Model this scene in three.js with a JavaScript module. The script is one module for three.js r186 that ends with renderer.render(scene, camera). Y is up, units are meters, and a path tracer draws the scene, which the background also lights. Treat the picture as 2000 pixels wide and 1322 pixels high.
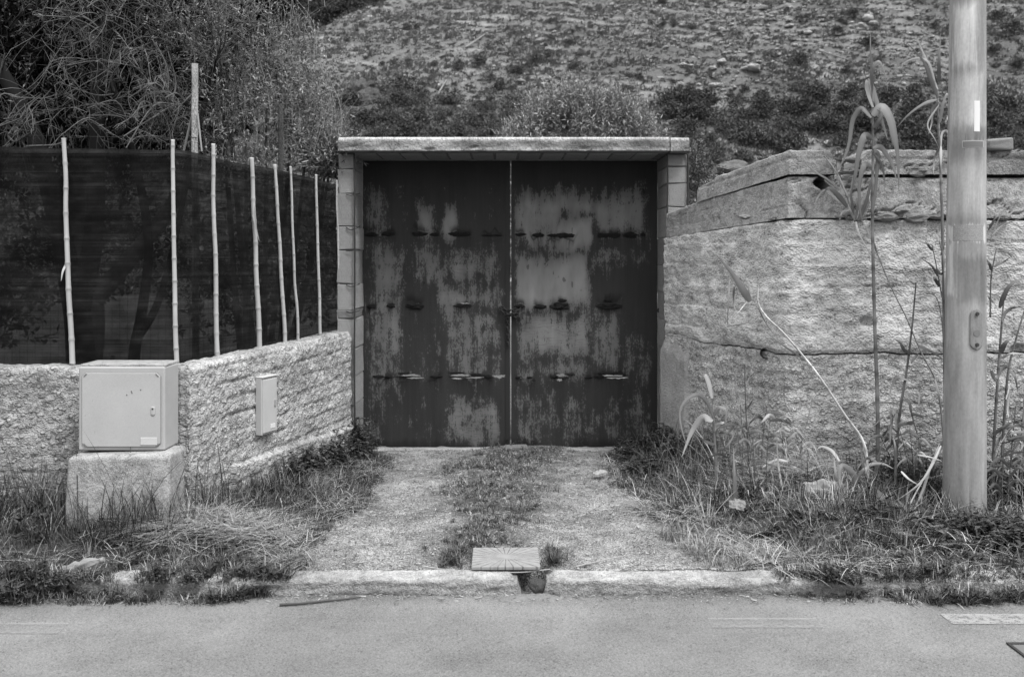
import * as THREE from 'three';
import { RoundedBoxGeometry } from 'three/addons/geometries/RoundedBoxGeometry.js';
import { mergeGeometries } from 'three/addons/utils/BufferGeometryUtils.js';
import { ImprovedNoise } from 'three/addons/math/ImprovedNoise.js';

// ---------- camera, sky, sun, exposure ----------
const EYE = 1.75, F = 1944, HOR = 514, GD = 8.94;      // metres; focal length and horizon in pixels of the 2000 wide photograph
const scene = new THREE.Scene();
const camera = new THREE.PerspectiveCamera(2 * Math.atan(660.15 / F) * 180 / Math.PI, 1024 / 676, 0.1, 900);
camera.position.set(0, EYE, GD);
camera.lookAt(0, EYE, 0);
camera.setViewOffset(1024, 676, 0, 75.3, 1024, 676);
camera.focus = 7.3; camera.userData.fStop = 2.9;
camera.updateProjectionMatrix();
const SUN = new THREE.Vector3(0.42, 1.0, 0.50).normalize();
{
  const w = 256, h = 128, d = new Float32Array(w * h * 4);
  for (let j = 0; j < h; j++) for (let i = 0; i < w; i++) {
    const el = ((j + 0.5) / h - 0.5) * Math.PI, az = ((i + 0.5) / w - 0.5) * 2 * Math.PI;
    const y = Math.sin(el), c = Math.max(0, Math.cos(az) * Math.cos(el) * SUN.x + y * SUN.y + Math.sin(az) * Math.cos(el) * SUN.z);
    const v = y > 0 ? (0.36 + 0.78 * y) * (0.82 + 0.5 * Math.pow(c, 3)) : 0.2;
    const k = (j * w + i) * 4; d[k] = d[k + 1] = d[k + 2] = v; d[k + 3] = 1;
  }
  const t = new THREE.DataTexture(d, w, h, THREE.RGBAFormat, THREE.FloatType);
  t.mapping = THREE.EquirectangularReflectionMapping; t.magFilter = THREE.LinearFilter; t.needsUpdate = true;
  scene.background = t; scene.environment = t;
}
const sun = new THREE.DirectionalLight(new THREE.Color(1, 1, 1), 1.3);
sun.position.copy(SUN).multiplyScalar(40); sun.castShadow = true; sun.shadow.radius = 26;
sun.shadow.mapSize.set(2048, 2048);
Object.assign(sun.shadow.camera, { left: -15, right: 15, top: 15, bottom: -15, near: 1, far: 120 });
scene.add(sun, sun.target);
const renderer = new THREE.WebGLRenderer({ antialias: true });
renderer.setSize(1024, 676);
renderer.toneMapping = THREE.LinearToneMapping; renderer.toneMappingExposure = 2.8;
renderer.shadowMap.enabled = true;

// ---------- helpers ----------
let seed = 7;
const rnd = () => { seed |= 0; seed = seed + 0x6D2B79F5 | 0; let t = Math.imul(seed ^ seed >>> 15, 1 | seed); t = t + Math.imul(t ^ t >>> 7, 61 | t) ^ t; return ((t ^ t >>> 14) >>> 0) / 4294967296; };
const reseed = (n) => { seed = n * 7919 + 13; };
const rr = (a, b) => a + (b - a) * rnd();
const gauss = () => (rnd() + rnd() + rnd() + rnd() - 2) * 0.85;
const pick = (a) => a[Math.floor(rnd() * a.length)];
const clamp = (x, a = 0, b = 1) => x < a ? a : x > b ? b : x;
const lerp = (a, b, t) => a + (b - a) * t;
const ss = (a, b, x) => { const t = clamp((x - a) / (b - a)); return t * t * (3 - 2 * t); };
const IN = new ImprovedNoise();
const ns = (x, y = 0, z = 0) => IN.noise(x + 31.4, y + 17.2, z + 5.7);
const fbm = (x, y, z = 0, o = 4) => { let s = 0, a = 0.5; for (let i = 0; i < o; i++) { s += a * ns(x, y, z + i * 3.1); x *= 2.03; y *= 2.03; z *= 2.03; a *= 0.5; } return s; };
const hash = (i, j, k = 0) => { let h = Math.imul(i, 374761393) + Math.imul(j, 668265263) + Math.imul(k, 2147483647 - 94) | 0; h = Math.imul(h ^ h >>> 13, 1274126177); return ((h ^ h >>> 16) >>> 0) / 4294967296; };
function worley(x, y, k = 0) {               // nearest feature distance and its random number
  const ix = Math.floor(x), iy = Math.floor(y); let d = 9, id = 0;
  for (let a = -1; a < 2; a++) for (let b = -1; b < 2; b++) {
    const px = ix + a + hash(ix + a, iy + b, k), py = iy + b + hash(ix + a, iy + b, k + 7), q = Math.hypot(px - x, py - y);
    if (q < d) { d = q; id = hash(ix + a, iy + b, k + 13); }
  }
  return [d, id];
}
const interp = (xs, ys, x) => { if (x <= xs[0]) return ys[0]; for (let i = 1; i < xs.length; i++) if (x <= xs[i]) return lerp(ys[i - 1], ys[i], (x - xs[i - 1]) / (xs[i] - xs[i - 1])); return ys[ys.length - 1]; };
const V = (x, y, z) => new THREE.Vector3(x, y, z);
const at = (px, py, d) => V((px - 1000) / F * d, EYE - (py - HOR) / F * d, GD - d);   // a point d metres in front of the camera's plane
const used = new Map();
function numbered(n) { const k = used.get(n) || 0; used.set(n, k + 1); return k ? n + '_' + String(k).padStart(3, '0') : n; }
function tag(o, label, category, group) { if (label) o.userData.label = label; if (category) o.userData.category = category; if (group) o.userData.group = group; return o; }
function thing(name, label, category, p, group) { const o = new THREE.Group(); o.name = numbered(name); if (p) { o.position.copy(p); o.userData.origin = p; } scene.add(o); return tag(o, label, category, group); }
function kind(o, k) { o.userData.kind = k; return o; }
function obj(name, geometry, material, parent = scene) {
  const m = new THREE.Mesh(geometry, material); m.name = parent === scene ? numbered(name) : name;
  m.castShadow = m.receiveShadow = true; parent.add(m);
  if (parent !== scene && parent.userData.origin) m.position.copy(parent.userData.origin).negate();
  return m;
}
const gray = (g) => new THREE.Color().setRGB(g, g, g);
function mat(g, rough = 0.9, o = {}) { return new THREE.MeshPhysicalMaterial({ color: gray(g), roughness: rough, specularIntensity: 0.3, ...o }); }

class MB {                                    // collects triangles with a grey per vertex, builds ONE geometry
  constructor() { this.p = []; this.c = []; this.i = []; this.t = []; }
  v(x, y, z, g, u = 0, w = 0) { this.p.push(x, y, z); this.c.push(g, g, g); this.t.push(u, w); return this.p.length / 3 - 1; }
  tri(a, b, c) { this.i.push(a, b, c); }
  quad(a, b, c, d) { this.i.push(a, b, c, a, c, d); }
  blade(x, y, z, az, len, w, bend, lean, g, seg = 2, gt = g) {       // a grass blade that leans and bends towards az
    const dx = Math.cos(az), dz = Math.sin(az), sx = -dz * w / 2, sz = dx * w / 2;
    let a = lean, px = x, py = y, pz = z, l, r;
    for (let k = 0; k <= seg; k++) {
      const f = 1 - k / seg, gg = lerp(g, gt, k / seg);
      if (k === seg) { const t = this.v(px, py, pz, gg); this.tri(l, r, t); break; }
      const w0 = 0.45 + 0.55 * Math.sqrt(f), l2 = this.v(px - sx * w0, py, pz - sz * w0, gg), r2 = this.v(px + sx * w0, py, pz + sz * w0, gg);
      if (k) this.quad(l, r, r2, l2);
      l = l2; r = r2;
      const st = len / seg; px += dx * Math.sin(a) * st; pz += dz * Math.sin(a) * st; py += Math.cos(a) * st; a += bend / seg;
      if (py < y + 0.004) py = y + 0.004;
    }
  }
  leaf(p, d, n, len, w, g) {                  // diamond leaf from p along d, n roughly its normal
    const s = V().crossVectors(d, n).normalize().multiplyScalar(w / 2), m = n.clone().multiplyScalar(w * 0.22);
    const a = this.v(p.x, p.y, p.z, g), t = this.v(p.x + d.x * len, p.y + d.y * len, p.z + d.z * len, g), q = 0.45 * len;
    const b = this.v(p.x + d.x * q + s.x + m.x, p.y + d.y * q + s.y + m.y, p.z + d.z * q + s.z + m.z, g), c = this.v(p.x + d.x * q - s.x + m.x, p.y + d.y * q - s.y + m.y, p.z + d.z * q - s.z + m.z, g);
    this.tri(a, b, t); this.tri(a, t, c);
  }
  tube(pts, r, sides, g, cap = true) {        // r and g: a number or a function of 0..1
    const n = pts.length, R = typeof r === 'function' ? r : () => r, G = typeof g === 'function' ? g : () => g;
    let up = V(0.31, 0.12, 0.94), last = -1, L = 0; const t = V(), s = V(), u = V();
    for (let k = 0; k < n; k++) {
      t.subVectors(pts[Math.min(k + 1, n - 1)], pts[Math.max(k - 1, 0)]).normalize();
      s.crossVectors(t, up); if (s.lengthSq() < 1e-4) s.crossVectors(t, V(1, 0.2, 0)); s.normalize(); u.crossVectors(s, t); up = u.clone();
      if (k) L += pts[k].distanceTo(pts[k - 1]);
      const f = k / (n - 1), rad = R(f), gg = G(f), first = this.p.length / 3;
      for (let j = 0; j < sides; j++) {
        const a = j / sides * 2 * Math.PI, ca = Math.cos(a) * rad, sa = Math.sin(a) * rad;
        this.v(pts[k].x + s.x * ca + u.x * sa, pts[k].y + s.y * ca + u.y * sa, pts[k].z + s.z * ca + u.z * sa, gg, j / sides, L);
      }
      if (k) for (let j = 0; j < sides; j++) { const j2 = (j + 1) % sides; this.quad(last + j, last + j2, first + j2, first + j); }
      else if (cap) for (let j = 1; j < sides - 1; j++) this.tri(first, first + j + 1, first + j);
      last = first;
    }
    if (cap) for (let j = 1; j < sides - 1; j++) this.tri(last, last + j, last + j + 1);
  }
  ribbon(pts, side, w, g, fold = 0.25) {      // a long leaf with a folded midrib; side(k) is the sideways direction, w(f) the half width
    let A = -1; const n = pts.length, t = V(), nn = V();
    for (let k = 0; k < n; k++) {
      const f = k / (n - 1), s = side(k, f), ww = w(f), G = typeof g === 'function' ? g(f) : g;
      t.subVectors(pts[Math.min(k + 1, n - 1)], pts[Math.max(k - 1, 0)]).normalize(); nn.crossVectors(t, s).normalize().multiplyScalar(fold * ww);
      const p = pts[k], a = this.v(p.x - s.x * ww + nn.x, p.y - s.y * ww + nn.y, p.z - s.z * ww + nn.z, G); this.v(p.x, p.y, p.z, G * 1.22); this.v(p.x + s.x * ww + nn.x, p.y + s.y * ww + nn.y, p.z + s.z * ww + nn.z, G);
      if (k) { this.quad(A, A + 1, a + 1, a); this.quad(A + 1, A + 2, a + 2, a + 1); }
      A = a;
    }
  }
  box(cx, cy, cz, sx, sy, sz, g) {
    const b = this.p.length / 3, x = sx / 2, y = sy / 2, z = sz / 2;
    for (const [i, j, k] of [[-1, -1, -1], [1, -1, -1], [1, 1, -1], [-1, 1, -1], [-1, -1, 1], [1, -1, 1], [1, 1, 1], [-1, 1, 1]]) this.v(cx + i * x, cy + j * y, cz + k * z, g);
    for (const [a, c, d, e] of [[0, 3, 2, 1], [4, 5, 6, 7], [0, 1, 5, 4], [3, 7, 6, 2], [0, 4, 7, 3], [1, 2, 6, 5]]) this.quad(b + a, b + c, b + d, b + e);
  }
  geo(flat = false) {
    let g = new THREE.BufferGeometry();
    g.setAttribute('position', new THREE.Float32BufferAttribute(this.p, 3)); g.setAttribute('color', new THREE.Float32BufferAttribute(this.c, 3)); g.setAttribute('uv', new THREE.Float32BufferAttribute(this.t, 2));
    g.setIndex(this.i); if (flat) g = g.toNonIndexed(); g.computeVertexNormals(); return g;
  }
}
const curve = (pts, n) => new THREE.CatmullRomCurve3(pts, false, 'centripetal').getPoints(n);
// a grid surface: f(i,j) -> [x,y,z,grey,u,v]
function sheet(nu, nv, f) {
  const P = new Float32Array((nu + 1) * (nv + 1) * 3), C = new Float32Array(P.length), U = new Float32Array((nu + 1) * (nv + 1) * 2), I = new Uint32Array(nu * nv * 6);
  let k = 0, q = 0;
  for (let j = 0; j <= nv; j++) for (let i = 0; i <= nu; i++, k++) { const r = f(i, j); P[k * 3] = r[0]; P[k * 3 + 1] = r[1]; P[k * 3 + 2] = r[2]; C[k * 3] = C[k * 3 + 1] = C[k * 3 + 2] = r[3]; U[k * 2] = r[4]; U[k * 2 + 1] = r[5]; }
  for (let j = 0; j < nv; j++) for (let i = 0; i < nu; i++) { const a = j * (nu + 1) + i, b = a + 1, c = a + nu + 1, d = c + 1; I[q++] = a; I[q++] = b; I[q++] = d; I[q++] = a; I[q++] = d; I[q++] = c; }
  const g = new THREE.BufferGeometry();
  g.setAttribute('position', new THREE.BufferAttribute(P, 3)); g.setAttribute('color', new THREE.BufferAttribute(C, 3)); g.setAttribute('uv', new THREE.BufferAttribute(U, 2));
  g.setIndex(new THREE.BufferAttribute(I, 1)); g.computeVertexNormals(); return g;
}
// a wall along a plan path with a displaced face, a rough top and closed ends. o: {path, thick, bottom(s), top(s), disp(s,y), dtop(s), col(s,y), cell, edge}
function wallSheet(o) {
  const pts = o.path.map(([x, z]) => new THREE.Vector2(x, z)), cum = [0];
  for (let i = 1; i < pts.length; i++) cum.push(cum[i - 1] + pts[i].distanceTo(pts[i - 1]));
  const L = cum[cum.length - 1], nu = Math.ceil(L / o.cell), cols = [];
  const pos = (s) => { s = clamp(s, 0, L); let i = 1; while (i < cum.length - 1 && s > cum[i]) i++; return pts[i - 1].clone().lerp(pts[i], (s - cum[i - 1]) / (cum[i] - cum[i - 1])); };
  for (let i = 0; i <= nu; i++) {
    const s = i / nu * L, e = o.soft || 0.05, t = pos(s + e).sub(pos(s - e)).normalize(); cols.push({ s, p: pos(s), n: new THREE.Vector2(-t.y, t.x) });
  }
  const avgH = o.avgH || 1, nv = Math.ceil(avgH / o.cell), nt = Math.max(3, Math.ceil(o.thick / (o.cell * 1.5))), rows = nv + nt + 2, edge = o.edge ?? 0.03;
  return sheet(nu + 2, rows, (i, j) => {
    const end = i === 0 ? 1 : i === nu + 2 ? 2 : 0, c = cols[end === 1 ? 0 : end === 2 ? nu : i - 1], s = c.s, b = o.bottom(s), tp = o.top(s);
    let y, off, g, v;
    if (j <= nv) { y = lerp(b, tp, j / nv); off = o.disp(s, y); const r = tp - y; if (r < edge) { const q = 1 - r / edge; off -= edge * 0.6 * q * q; } v = y; g = o.col(s, y); if (j === nv) y -= 0.004; }
    else if (j <= nv + nt) { const f = (j - nv) / nt; y = tp + (o.dtop ? o.dtop(s, f) : 0) * Math.min(1, f * 4); off = lerp(-edge * 0.6 + o.disp(s, tp), -o.thick, f); v = tp + f * o.thick; g = o.col(s, tp); }
    else { y = j === rows ? b : lerp(tp, b, 0.02); off = -o.thick; v = y; g = o.col(s, y) ; }
    if (end) off = lerp(off, -o.thick / 2, 0.999);
    const n = c.n; return [c.p.x + n.x * off, y, c.p.y + n.y * off, g, s, v];
  });
}
// ---------- textures (all grey, tileable) ----------
function tex(n, f, rep = 1, colour = true) {
  const d = new Uint8Array(n * n * 4);
  for (let j = 0; j < n; j++) for (let i = 0; i < n; i++) { const v = Math.round(clamp(f(i / n, j / n)) * 255), k = (j * n + i) * 4; d[k] = d[k + 1] = d[k + 2] = v; d[k + 3] = 255; }
  const t = new THREE.DataTexture(d, n, n, THREE.RGBAFormat); t.wrapS = t.wrapT = THREE.RepeatWrapping; t.magFilter = THREE.LinearFilter; t.minFilter = THREE.LinearMipmapLinearFilter; t.generateMipmaps = true;
  t.repeat.set(rep, rep); t.needsUpdate = true; return t;                 // linear values
}
const tn = (u, v, p, k) => {                                              // tileable value noise, p cells per tile
  const x = u * p, y = v * p, i = Math.floor(x), j = Math.floor(y), a = x - i, b = y - j, s = a * a * (3 - 2 * a), t = b * b * (3 - 2 * b), m = (q) => ((q % p) + p) % p;
  return lerp(lerp(hash(m(i), m(j), k), hash(m(i + 1), m(j), k), s), lerp(hash(m(i), m(j + 1), k), hash(m(i + 1), m(j + 1), k), s), t);
};
const tf = (u, v, p, o, k) => { let s = 0, a = 0.5, w = 0; for (let i = 0; i < o; i++) { s += a * tn(u, v, p, k + i); w += a; a *= 0.6; p *= 2; } return s / w; };
const ta = (u, v, pu, pv, k) => { const x = u * pu, y = v * pv, i = Math.floor(x), j = Math.floor(y), a = x - i, b = y - j, s = a * a * (3 - 2 * a), t = b * b * (3 - 2 * b), m = (q, p) => ((q % p) + p) % p; return lerp(lerp(hash(m(i, pu), m(j, pv), k), hash(m(i + 1, pu), m(j, pv), k), s), lerp(hash(m(i, pu), m(j + 1, pv), k), hash(m(i + 1, pu), m(j + 1, pv), k), s), t); };
const tw = (u, v, p, k) => { const x = u * p, y = v * p, ix = Math.floor(x), iy = Math.floor(y), m = (q) => ((q % p) + p) % p; let d = 9, id = 0; for (let a = -1; a < 2; a++) for (let b = -1; b < 2; b++) { const A = m(ix + a), B = m(iy + b), q = Math.hypot(ix + a + hash(A, B, k) - x, (iy + b + hash(A, B, k + 7) - y) * 1.35); if (q < d) { d = q; id = hash(A, B, k + 13); } } return [d, id]; };
const peb = (u, v) => { const [d, id] = tw(u, v, 44, 5), [e, ie] = tw(u, v, 90, 6), n = 0.5 * tf(u, v, 30, 4, 7) + 0.3 * tf(u, v, 110, 2, 8) + 0.2 * tn(u, v, 300, 9); let h = 0.3 + 1.1 * (n - 0.5), c = 0.64 + 1.7 * (n - 0.5); if (ie > 0.66) { const q = ss(0.62, 0.2, e); h += 0.3 * q; c = lerp(c, 0.5 + 0.55 * ie * ie + 0.3 * (n - 0.5), q); } if (id > 0.74) { const q = ss(0.6, 0.3, d); h = lerp(h, 0.55 + 0.4 * id, q); c = lerp(c, 0.55 + 1.7 * (id - 0.74) + 0.5 * (n - 0.5), q); if (d > 0.55 && d < 0.72) c *= 0.7; } return [h, c]; };
// speckled: mean 0.8 so that vertex colours stay close to the real base colour
const T = {
  asphalt: tex(1024, (u, v) => { const a = tn(u, v, 256, 1), b = tn(u, v, 420, 2), c = tf(u, v, 6, 4, 3); return 0.55 + 0.30 * c + (a > 0.8 ? 0.22 * (a - 0.8) * 5 : 0) + (b - 0.5) * 0.5 - (a < 0.14 ? 0.26 : 0); }),
  dirt: tex(1024, (u, v) => { const a = tf(u, v, 12, 5, 11), b = tn(u, v, 300, 12), c = tn(u, v, 150, 13); return 0.62 + 0.6 * (a - 0.5) + 0.8 * (b - 0.5) + (c > 0.82 ? 0.28 : c < 0.14 ? -0.36 : 0); }),
  rough: tex(1024, (u, v) => 0.8 + 0.85 * (tf(u, v, 24, 6, 21) - 0.5) + 0.5 * (tn(u, v, 260, 22) - 0.5) - (tn(u, v, 130, 23) < 0.12 ? 0.3 : 0)),
  roughH: tex(1024, (u, v) => 0.7 * tf(u, v, 40, 5, 31) + 0.3 * tn(u, v, 200, 33)),
  pebC: tex(1024, (u, v) => peb(u, v)[1]), pebH: tex(1024, (u, v) => peb(u, v)[0]),
  castC: tex(1024, (u, v) => { const a = ta(u, v, 36, 56, 101), b = ta(u, v, 120, 170, 102), c = tn(u, v, 300, 103), d = tf(u, v, 12, 6, 104); return 0.8 + 0.75 * (d - 0.5) + 0.16 * (a - 0.5) + 0.3 * (b - 0.5) + 0.35 * (c - 0.5) - (b < 0.12 ? 0.3 : 0); }),
  castH: tex(1024, (u, v) => { const a = ta(u, v, 36, 56, 101), b = ta(u, v, 120, 170, 102), d = tf(u, v, 12, 6, 104); return 0.65 * d + 0.18 * a + 0.22 * b; }),
  conc: tex(1024, (u, v) => 0.8 + 0.5 * (tf(u, v, 5, 6, 41) - 0.5) + 0.3 * (tf(u, v, 60, 3, 44) - 0.5) + 0.22 * (tn(u, v, 280, 42) - 0.5) - (tn(u, v, 120, 43) > 0.92 ? 0.28 : 0)),
  plain: tex(1024, (u, v) => 0.84 + 0.22 * (tf(u, v, 4, 6, 141) - 0.5) + 0.08 * (tn(u, v, 280, 142) - 0.5) - (tn(u, v, 110, 143) > 0.96 ? 0.15 : 0)),
  hill: tex(1024, (u, v) => { const a = tf(u, v, 14, 5, 51), b = tn(u, v * 2 % 1, 60, 52), c = tn(u, v, 190, 53); return 0.62 + 0.4 * (a - 0.5) + 0.2 * (b - 0.5) + 0.2 * (c - 0.5); }),
  wood: tex(512, (u, v) => 0.72 + 0.5 * (tn(u, v * 0.999, 64, 61) - 0.5) * (0.5 + tn(u, v, 8, 62)) + 0.4 * (tf(u, v, 4, 4, 63) - 0.5)),
};
const rep = (t, r, r2 = r) => { const c = t.clone(); c.repeat.set(r, r2); c.needsUpdate = true; return c; };
const VC = { vertexColors: true };
const M = {
  asphalt: mat(1.2, 0.92, { ...VC, map: rep(T.asphalt, 0.62), bumpMap: rep(T.asphalt, 0.62), bumpScale: 0.004 }),
  dirt: mat(1.3, 0.97, { ...VC, map: rep(T.dirt, 0.8), bumpMap: rep(T.dirt, 0.8), bumpScale: 0.018 }),
  pebble: mat(1.35, 0.97, { ...VC, map: rep(T.pebC, 0.85), bumpMap: rep(T.pebH, 0.85), bumpScale: 0.013 }),
  cast: mat(1.28, 0.97, { ...VC, map: rep(T.castC, 0.8), bumpMap: rep(T.castH, 0.8), bumpScale: 0.024 }),
  dark: mat(1, 0.9, { ...VC, side: THREE.DoubleSide, specularIntensity: 0.1 }),
  rough: mat(1.22, 0.97, { ...VC, map: rep(T.rough, 1.1), bumpMap: rep(T.roughH, 1.7), bumpScale: 0.018 }),
  conc: mat(1.2, 0.93, { ...VC, map: rep(T.conc, 0.9), bumpMap: rep(T.roughH, 2.2), bumpScale: 0.012 }),
  hill: mat(1.5, 1, { ...VC, map: rep(T.hill, 0.11), bumpMap: rep(T.hill, 0.11), bumpScale: 0.15, specularIntensity: 0 }),
  leaf: mat(1, 0.75, { ...VC, side: THREE.DoubleSide }),
  gloss: mat(1, 0.5, { ...VC, side: THREE.DoubleSide }),
  rust: mat(0.022, 0.95, { bumpMap: rep(T.roughH, 6), bumpScale: 0.01 }),
  iron: mat(0.03, 0.8),
  bar: mat(0.035, 0.9),
};
// ---------- ground, road, hill ----------
const KERB_F = GD - 5.24, KERB_B = KERB_F - 0.16;      // front and back edge of the kerb
const leftEdge = (z) => interp([0, 1.2, 2.3, 3.6], [-1.12, -1.1, -1.19, -1.22], z) + 0.12 * ns(z * 2.1, 3.3) + 0.09 * ns(z * 7, 31.3);      // where the weeds end on both sides of the drive
const rightEdge = (z) => interp([0, 1.2, 2.3, 3.0, 3.6], [0.86, 0.95, 0.99, 1.2, 1.5], z) + 0.12 * ns(z * 2.3, 8.3) + 0.09 * ns(z * 7, 38.3);
const stripL = (z) => interp([0, 0.5, 2.3, 3.3], [-0.1, -0.5, -0.45, -0.4], z) + 0.09 * ns(z * 2.6, 13.3), stripR = (z) => interp([0, 0.5, 2.3, 3.3], [0.42, 0.36, 0.16, 0.0], z) + 0.09 * ns(z * 2.6, 23.3);
function groundY(x, z) {
  let y = 0.085 + 0.012 * fbm(x * 1.7, z * 1.7, 0, 3);
  const front = ss(KERB_B + 0.02, KERB_B - 0.6, z);
  y += 0.10 * ss(0.1, 1.0, leftEdge(z) - x) * front + 0.15 * ss(0.1, 0.9, x - rightEdge(z)) * front * ss(-0.2, 0.5, z) * (1 - 0.75 * ss(2.1, 2.7, x));
  y += 0.03 * ss(0.3, 0.0, Math.abs(x - (stripL(z) + stripR(z)) / 2) - 0.2) * ss(3.4, 3.0, z);
  if (z > 3.2) y -= 0.13 * ss(0.11, 0.05, Math.abs(x - 0.107)) * ss(3.25, 3.4, z);
  return y;
}
const crest = (x) => 26.4 + 1.13 * (x + 12.5) + 0.7 * ns(x * 0.3, 1.5);
let terrace = 0;
function hillY(x, z) {
  const D = -z; if (D < 1) return 0.085;
  let y = 0.085 + 0.02 * Math.max(0, D - 3) * ss(3, 20, D);
  const q = D - 26; y += 0.45 * (q > 0 ? Math.sqrt(q * q + 16) - 4 : 0) * (1 + 0.0 * x);
  const big = Math.max(0, Math.min(1, q / 12));
  y += big * (1.1 * fbm(x * 0.07, z * 0.07, 2, 3) + 0.45 * fbm(x * 0.3, z * 0.3, 5, 3));
  const tz = y + 0.10 * x + 0.8 * ns(x * 0.06, z * 0.06, 9), st = 1.15, f = tz / st - Math.floor(tz / st); terrace = f;       // old terraces
  y += big * 0.6 * (ss(0.72, 0.98, f) - f) * (0.5 + ns(x * 0.09, z * 0.05, 3));
  const c = crest(x), k = 1.2, h = clamp(0.5 + 0.5 * (c - y) / k); return big > 0 && x < 6 ? lerp(c, y, h) - k * h * (1 - h) : y;
}
{
  const tone = (x, z) => {                                                // bare gravelly tracks are paler than the weedy soil
    const track = (z > -0.3 ? 1 : 0) * ss(0.25, -0.2, leftEdge(z) - x + 0.4 * fbm(x * 4, z * 4, 17, 3)) * ss(0.25, -0.2, x - rightEdge(z) + 0.4 * fbm(x * 4, z * 4, 18, 3)), mid = ss(0.2, -0.15, 0.35 * fbm(x * 4, z * 4, 19, 3) + Math.max(stripL(z) - x, x - stripR(z))) * ss(3.5, 3.2, z);
    return lerp(0.075, 0.30 - 0.14 * mid, track) * (1 + 0.55 * fbm(x * 2.2, z * 2.2, 7, 4));
  };
  const x0 = -4.5, x1 = 4.5, z0 = -0.6, z1 = KERB_B, nu = 300, nv = 160;
  const near = sheet(nu, nv, (i, j) => { const x = lerp(x0, x1, i / nu), z = lerp(z1, z0, j / nv); let y = groundY(x, z) + 0.01 * fbm(x * 9, z * 9, 3, 2); if (j === 0) y -= 0.03; return [x, y, z, tone(x, z), x, -z]; });
  kind(obj('driveway', near, M.dirt), 'structure');
  const side = (xa, xb) => sheet(20, 20, (i, j) => { const x = lerp(xa, xb, i / 20), z = lerp(KERB_F, -0.6, j / 20); return [x, 0.06 + 0.1 * ss(KERB_F, 3, z), z, 0.13, x, -z]; });
  kind(obj('verge_ground', mergeGeometries([side(-40, x0), side(x1, 40)]), M.dirt), 'structure');
  const yard = sheet(60, 50, (i, j) => { const x = lerp(-40, 40, i / 60), z = lerp(-0.6, -24, j / 50); return [x, hillY(x, z) + (j === 0 ? -0.01 : 0.03 * ns(x, z)), z, 0.13 * (1 + 0.9 * fbm(x * 0.5, z * 0.5, 1, 3)), x, -z]; });
  kind(obj('yard_ground', yard, M.dirt), 'structure');
  const nh = 320, mh = 330;
  const hillG = sheet(nh, mh, (i, j) => {
    const f = j / mh, D = 24 + 140 * f * (0.45 + 0.55 * f), w = 0.66 * (D + GD) + 8, x = lerp(-w, w, i / nh), z = -D;
    const y = hillY(x, z) - (j === 0 ? 0.02 : 0), tr = ss(0.62, 0.8, terrace) * ss(1.02, 0.92, terrace) * ss(-0.15, 0.25, ns(x * 0.16, z * 0.1, 33)), st = fbm(x * 0.09, y * 0.5, 3, 4), st2 = fbm(x * 0.35, z * 0.6, 8, 3), left = ss(14, -14, x) * ss(30, 60, D);
    return [x, y, z, clamp(0.088 + 0.035 * st + 0.03 * st2 + 0.025 * left + 0.07 * tr, 0.04, 0.2), x, -z * 1.1];
  });
  kind(obj('hill', hillG, M.hill), 'structure');
  const far = sheet(120, 60, (i, j) => { const x = lerp(-190, 60, i / 120), t = j / 60, D = 170 + t * 160; return [x, 4 + t * 120 + 4 * fbm(x * 0.03, t * 6, 1, 4), -D, 0.035 * (1 + 0.9 * fbm(x * 0.09, t * 20, 4, 4)), x, D]; });
  kind(obj('far_hill', far, M.hill), 'structure');
  // road: one sheet reaching far to both sides and behind the camera
  const xs = [-120, -60, -30, -14]; for (let i = 0; i <= 200; i++) xs.push(-6 + i * 0.06); xs.push(14, 30, 60, 120);
  const zs = []; for (let j = 0; j <= 60; j++) zs.push(KERB_F - 0.02 + j * 0.05); zs.push(8, 10, 13);
  const road = sheet(xs.length - 1, zs.length - 1, (i, j) => {
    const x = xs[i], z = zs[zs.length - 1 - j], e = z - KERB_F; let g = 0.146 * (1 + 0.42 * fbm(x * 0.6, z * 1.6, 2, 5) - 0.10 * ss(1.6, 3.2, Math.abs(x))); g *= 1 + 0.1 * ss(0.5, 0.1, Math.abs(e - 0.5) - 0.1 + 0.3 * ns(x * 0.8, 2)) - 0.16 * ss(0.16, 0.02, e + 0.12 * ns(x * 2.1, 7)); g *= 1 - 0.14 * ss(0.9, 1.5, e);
    return [x, 0.006 * fbm(x * 0.9, z * 0.9, 1, 2) + 0.004 * ss(0.3, 0, e), z, g, x, -z];
  });
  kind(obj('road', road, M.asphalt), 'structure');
  const b = sheet(2, 2, (i, j) => [lerp(-120, 120, i / 2), 0.03, lerp(60, 13, j / 2), 0.13, lerp(-120, 120, i / 2), j * 20]);
  kind(obj('ground', b, M.dirt), 'structure');
}
function hillHit(px, py) { let d = 26, p; for (; d < 300; d += 0.25) { p = at(px, py, d); if (p.y < hillY(p.x, p.z)) break; } p.y = hillY(p.x, p.z); p.d = d; return p; }
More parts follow.
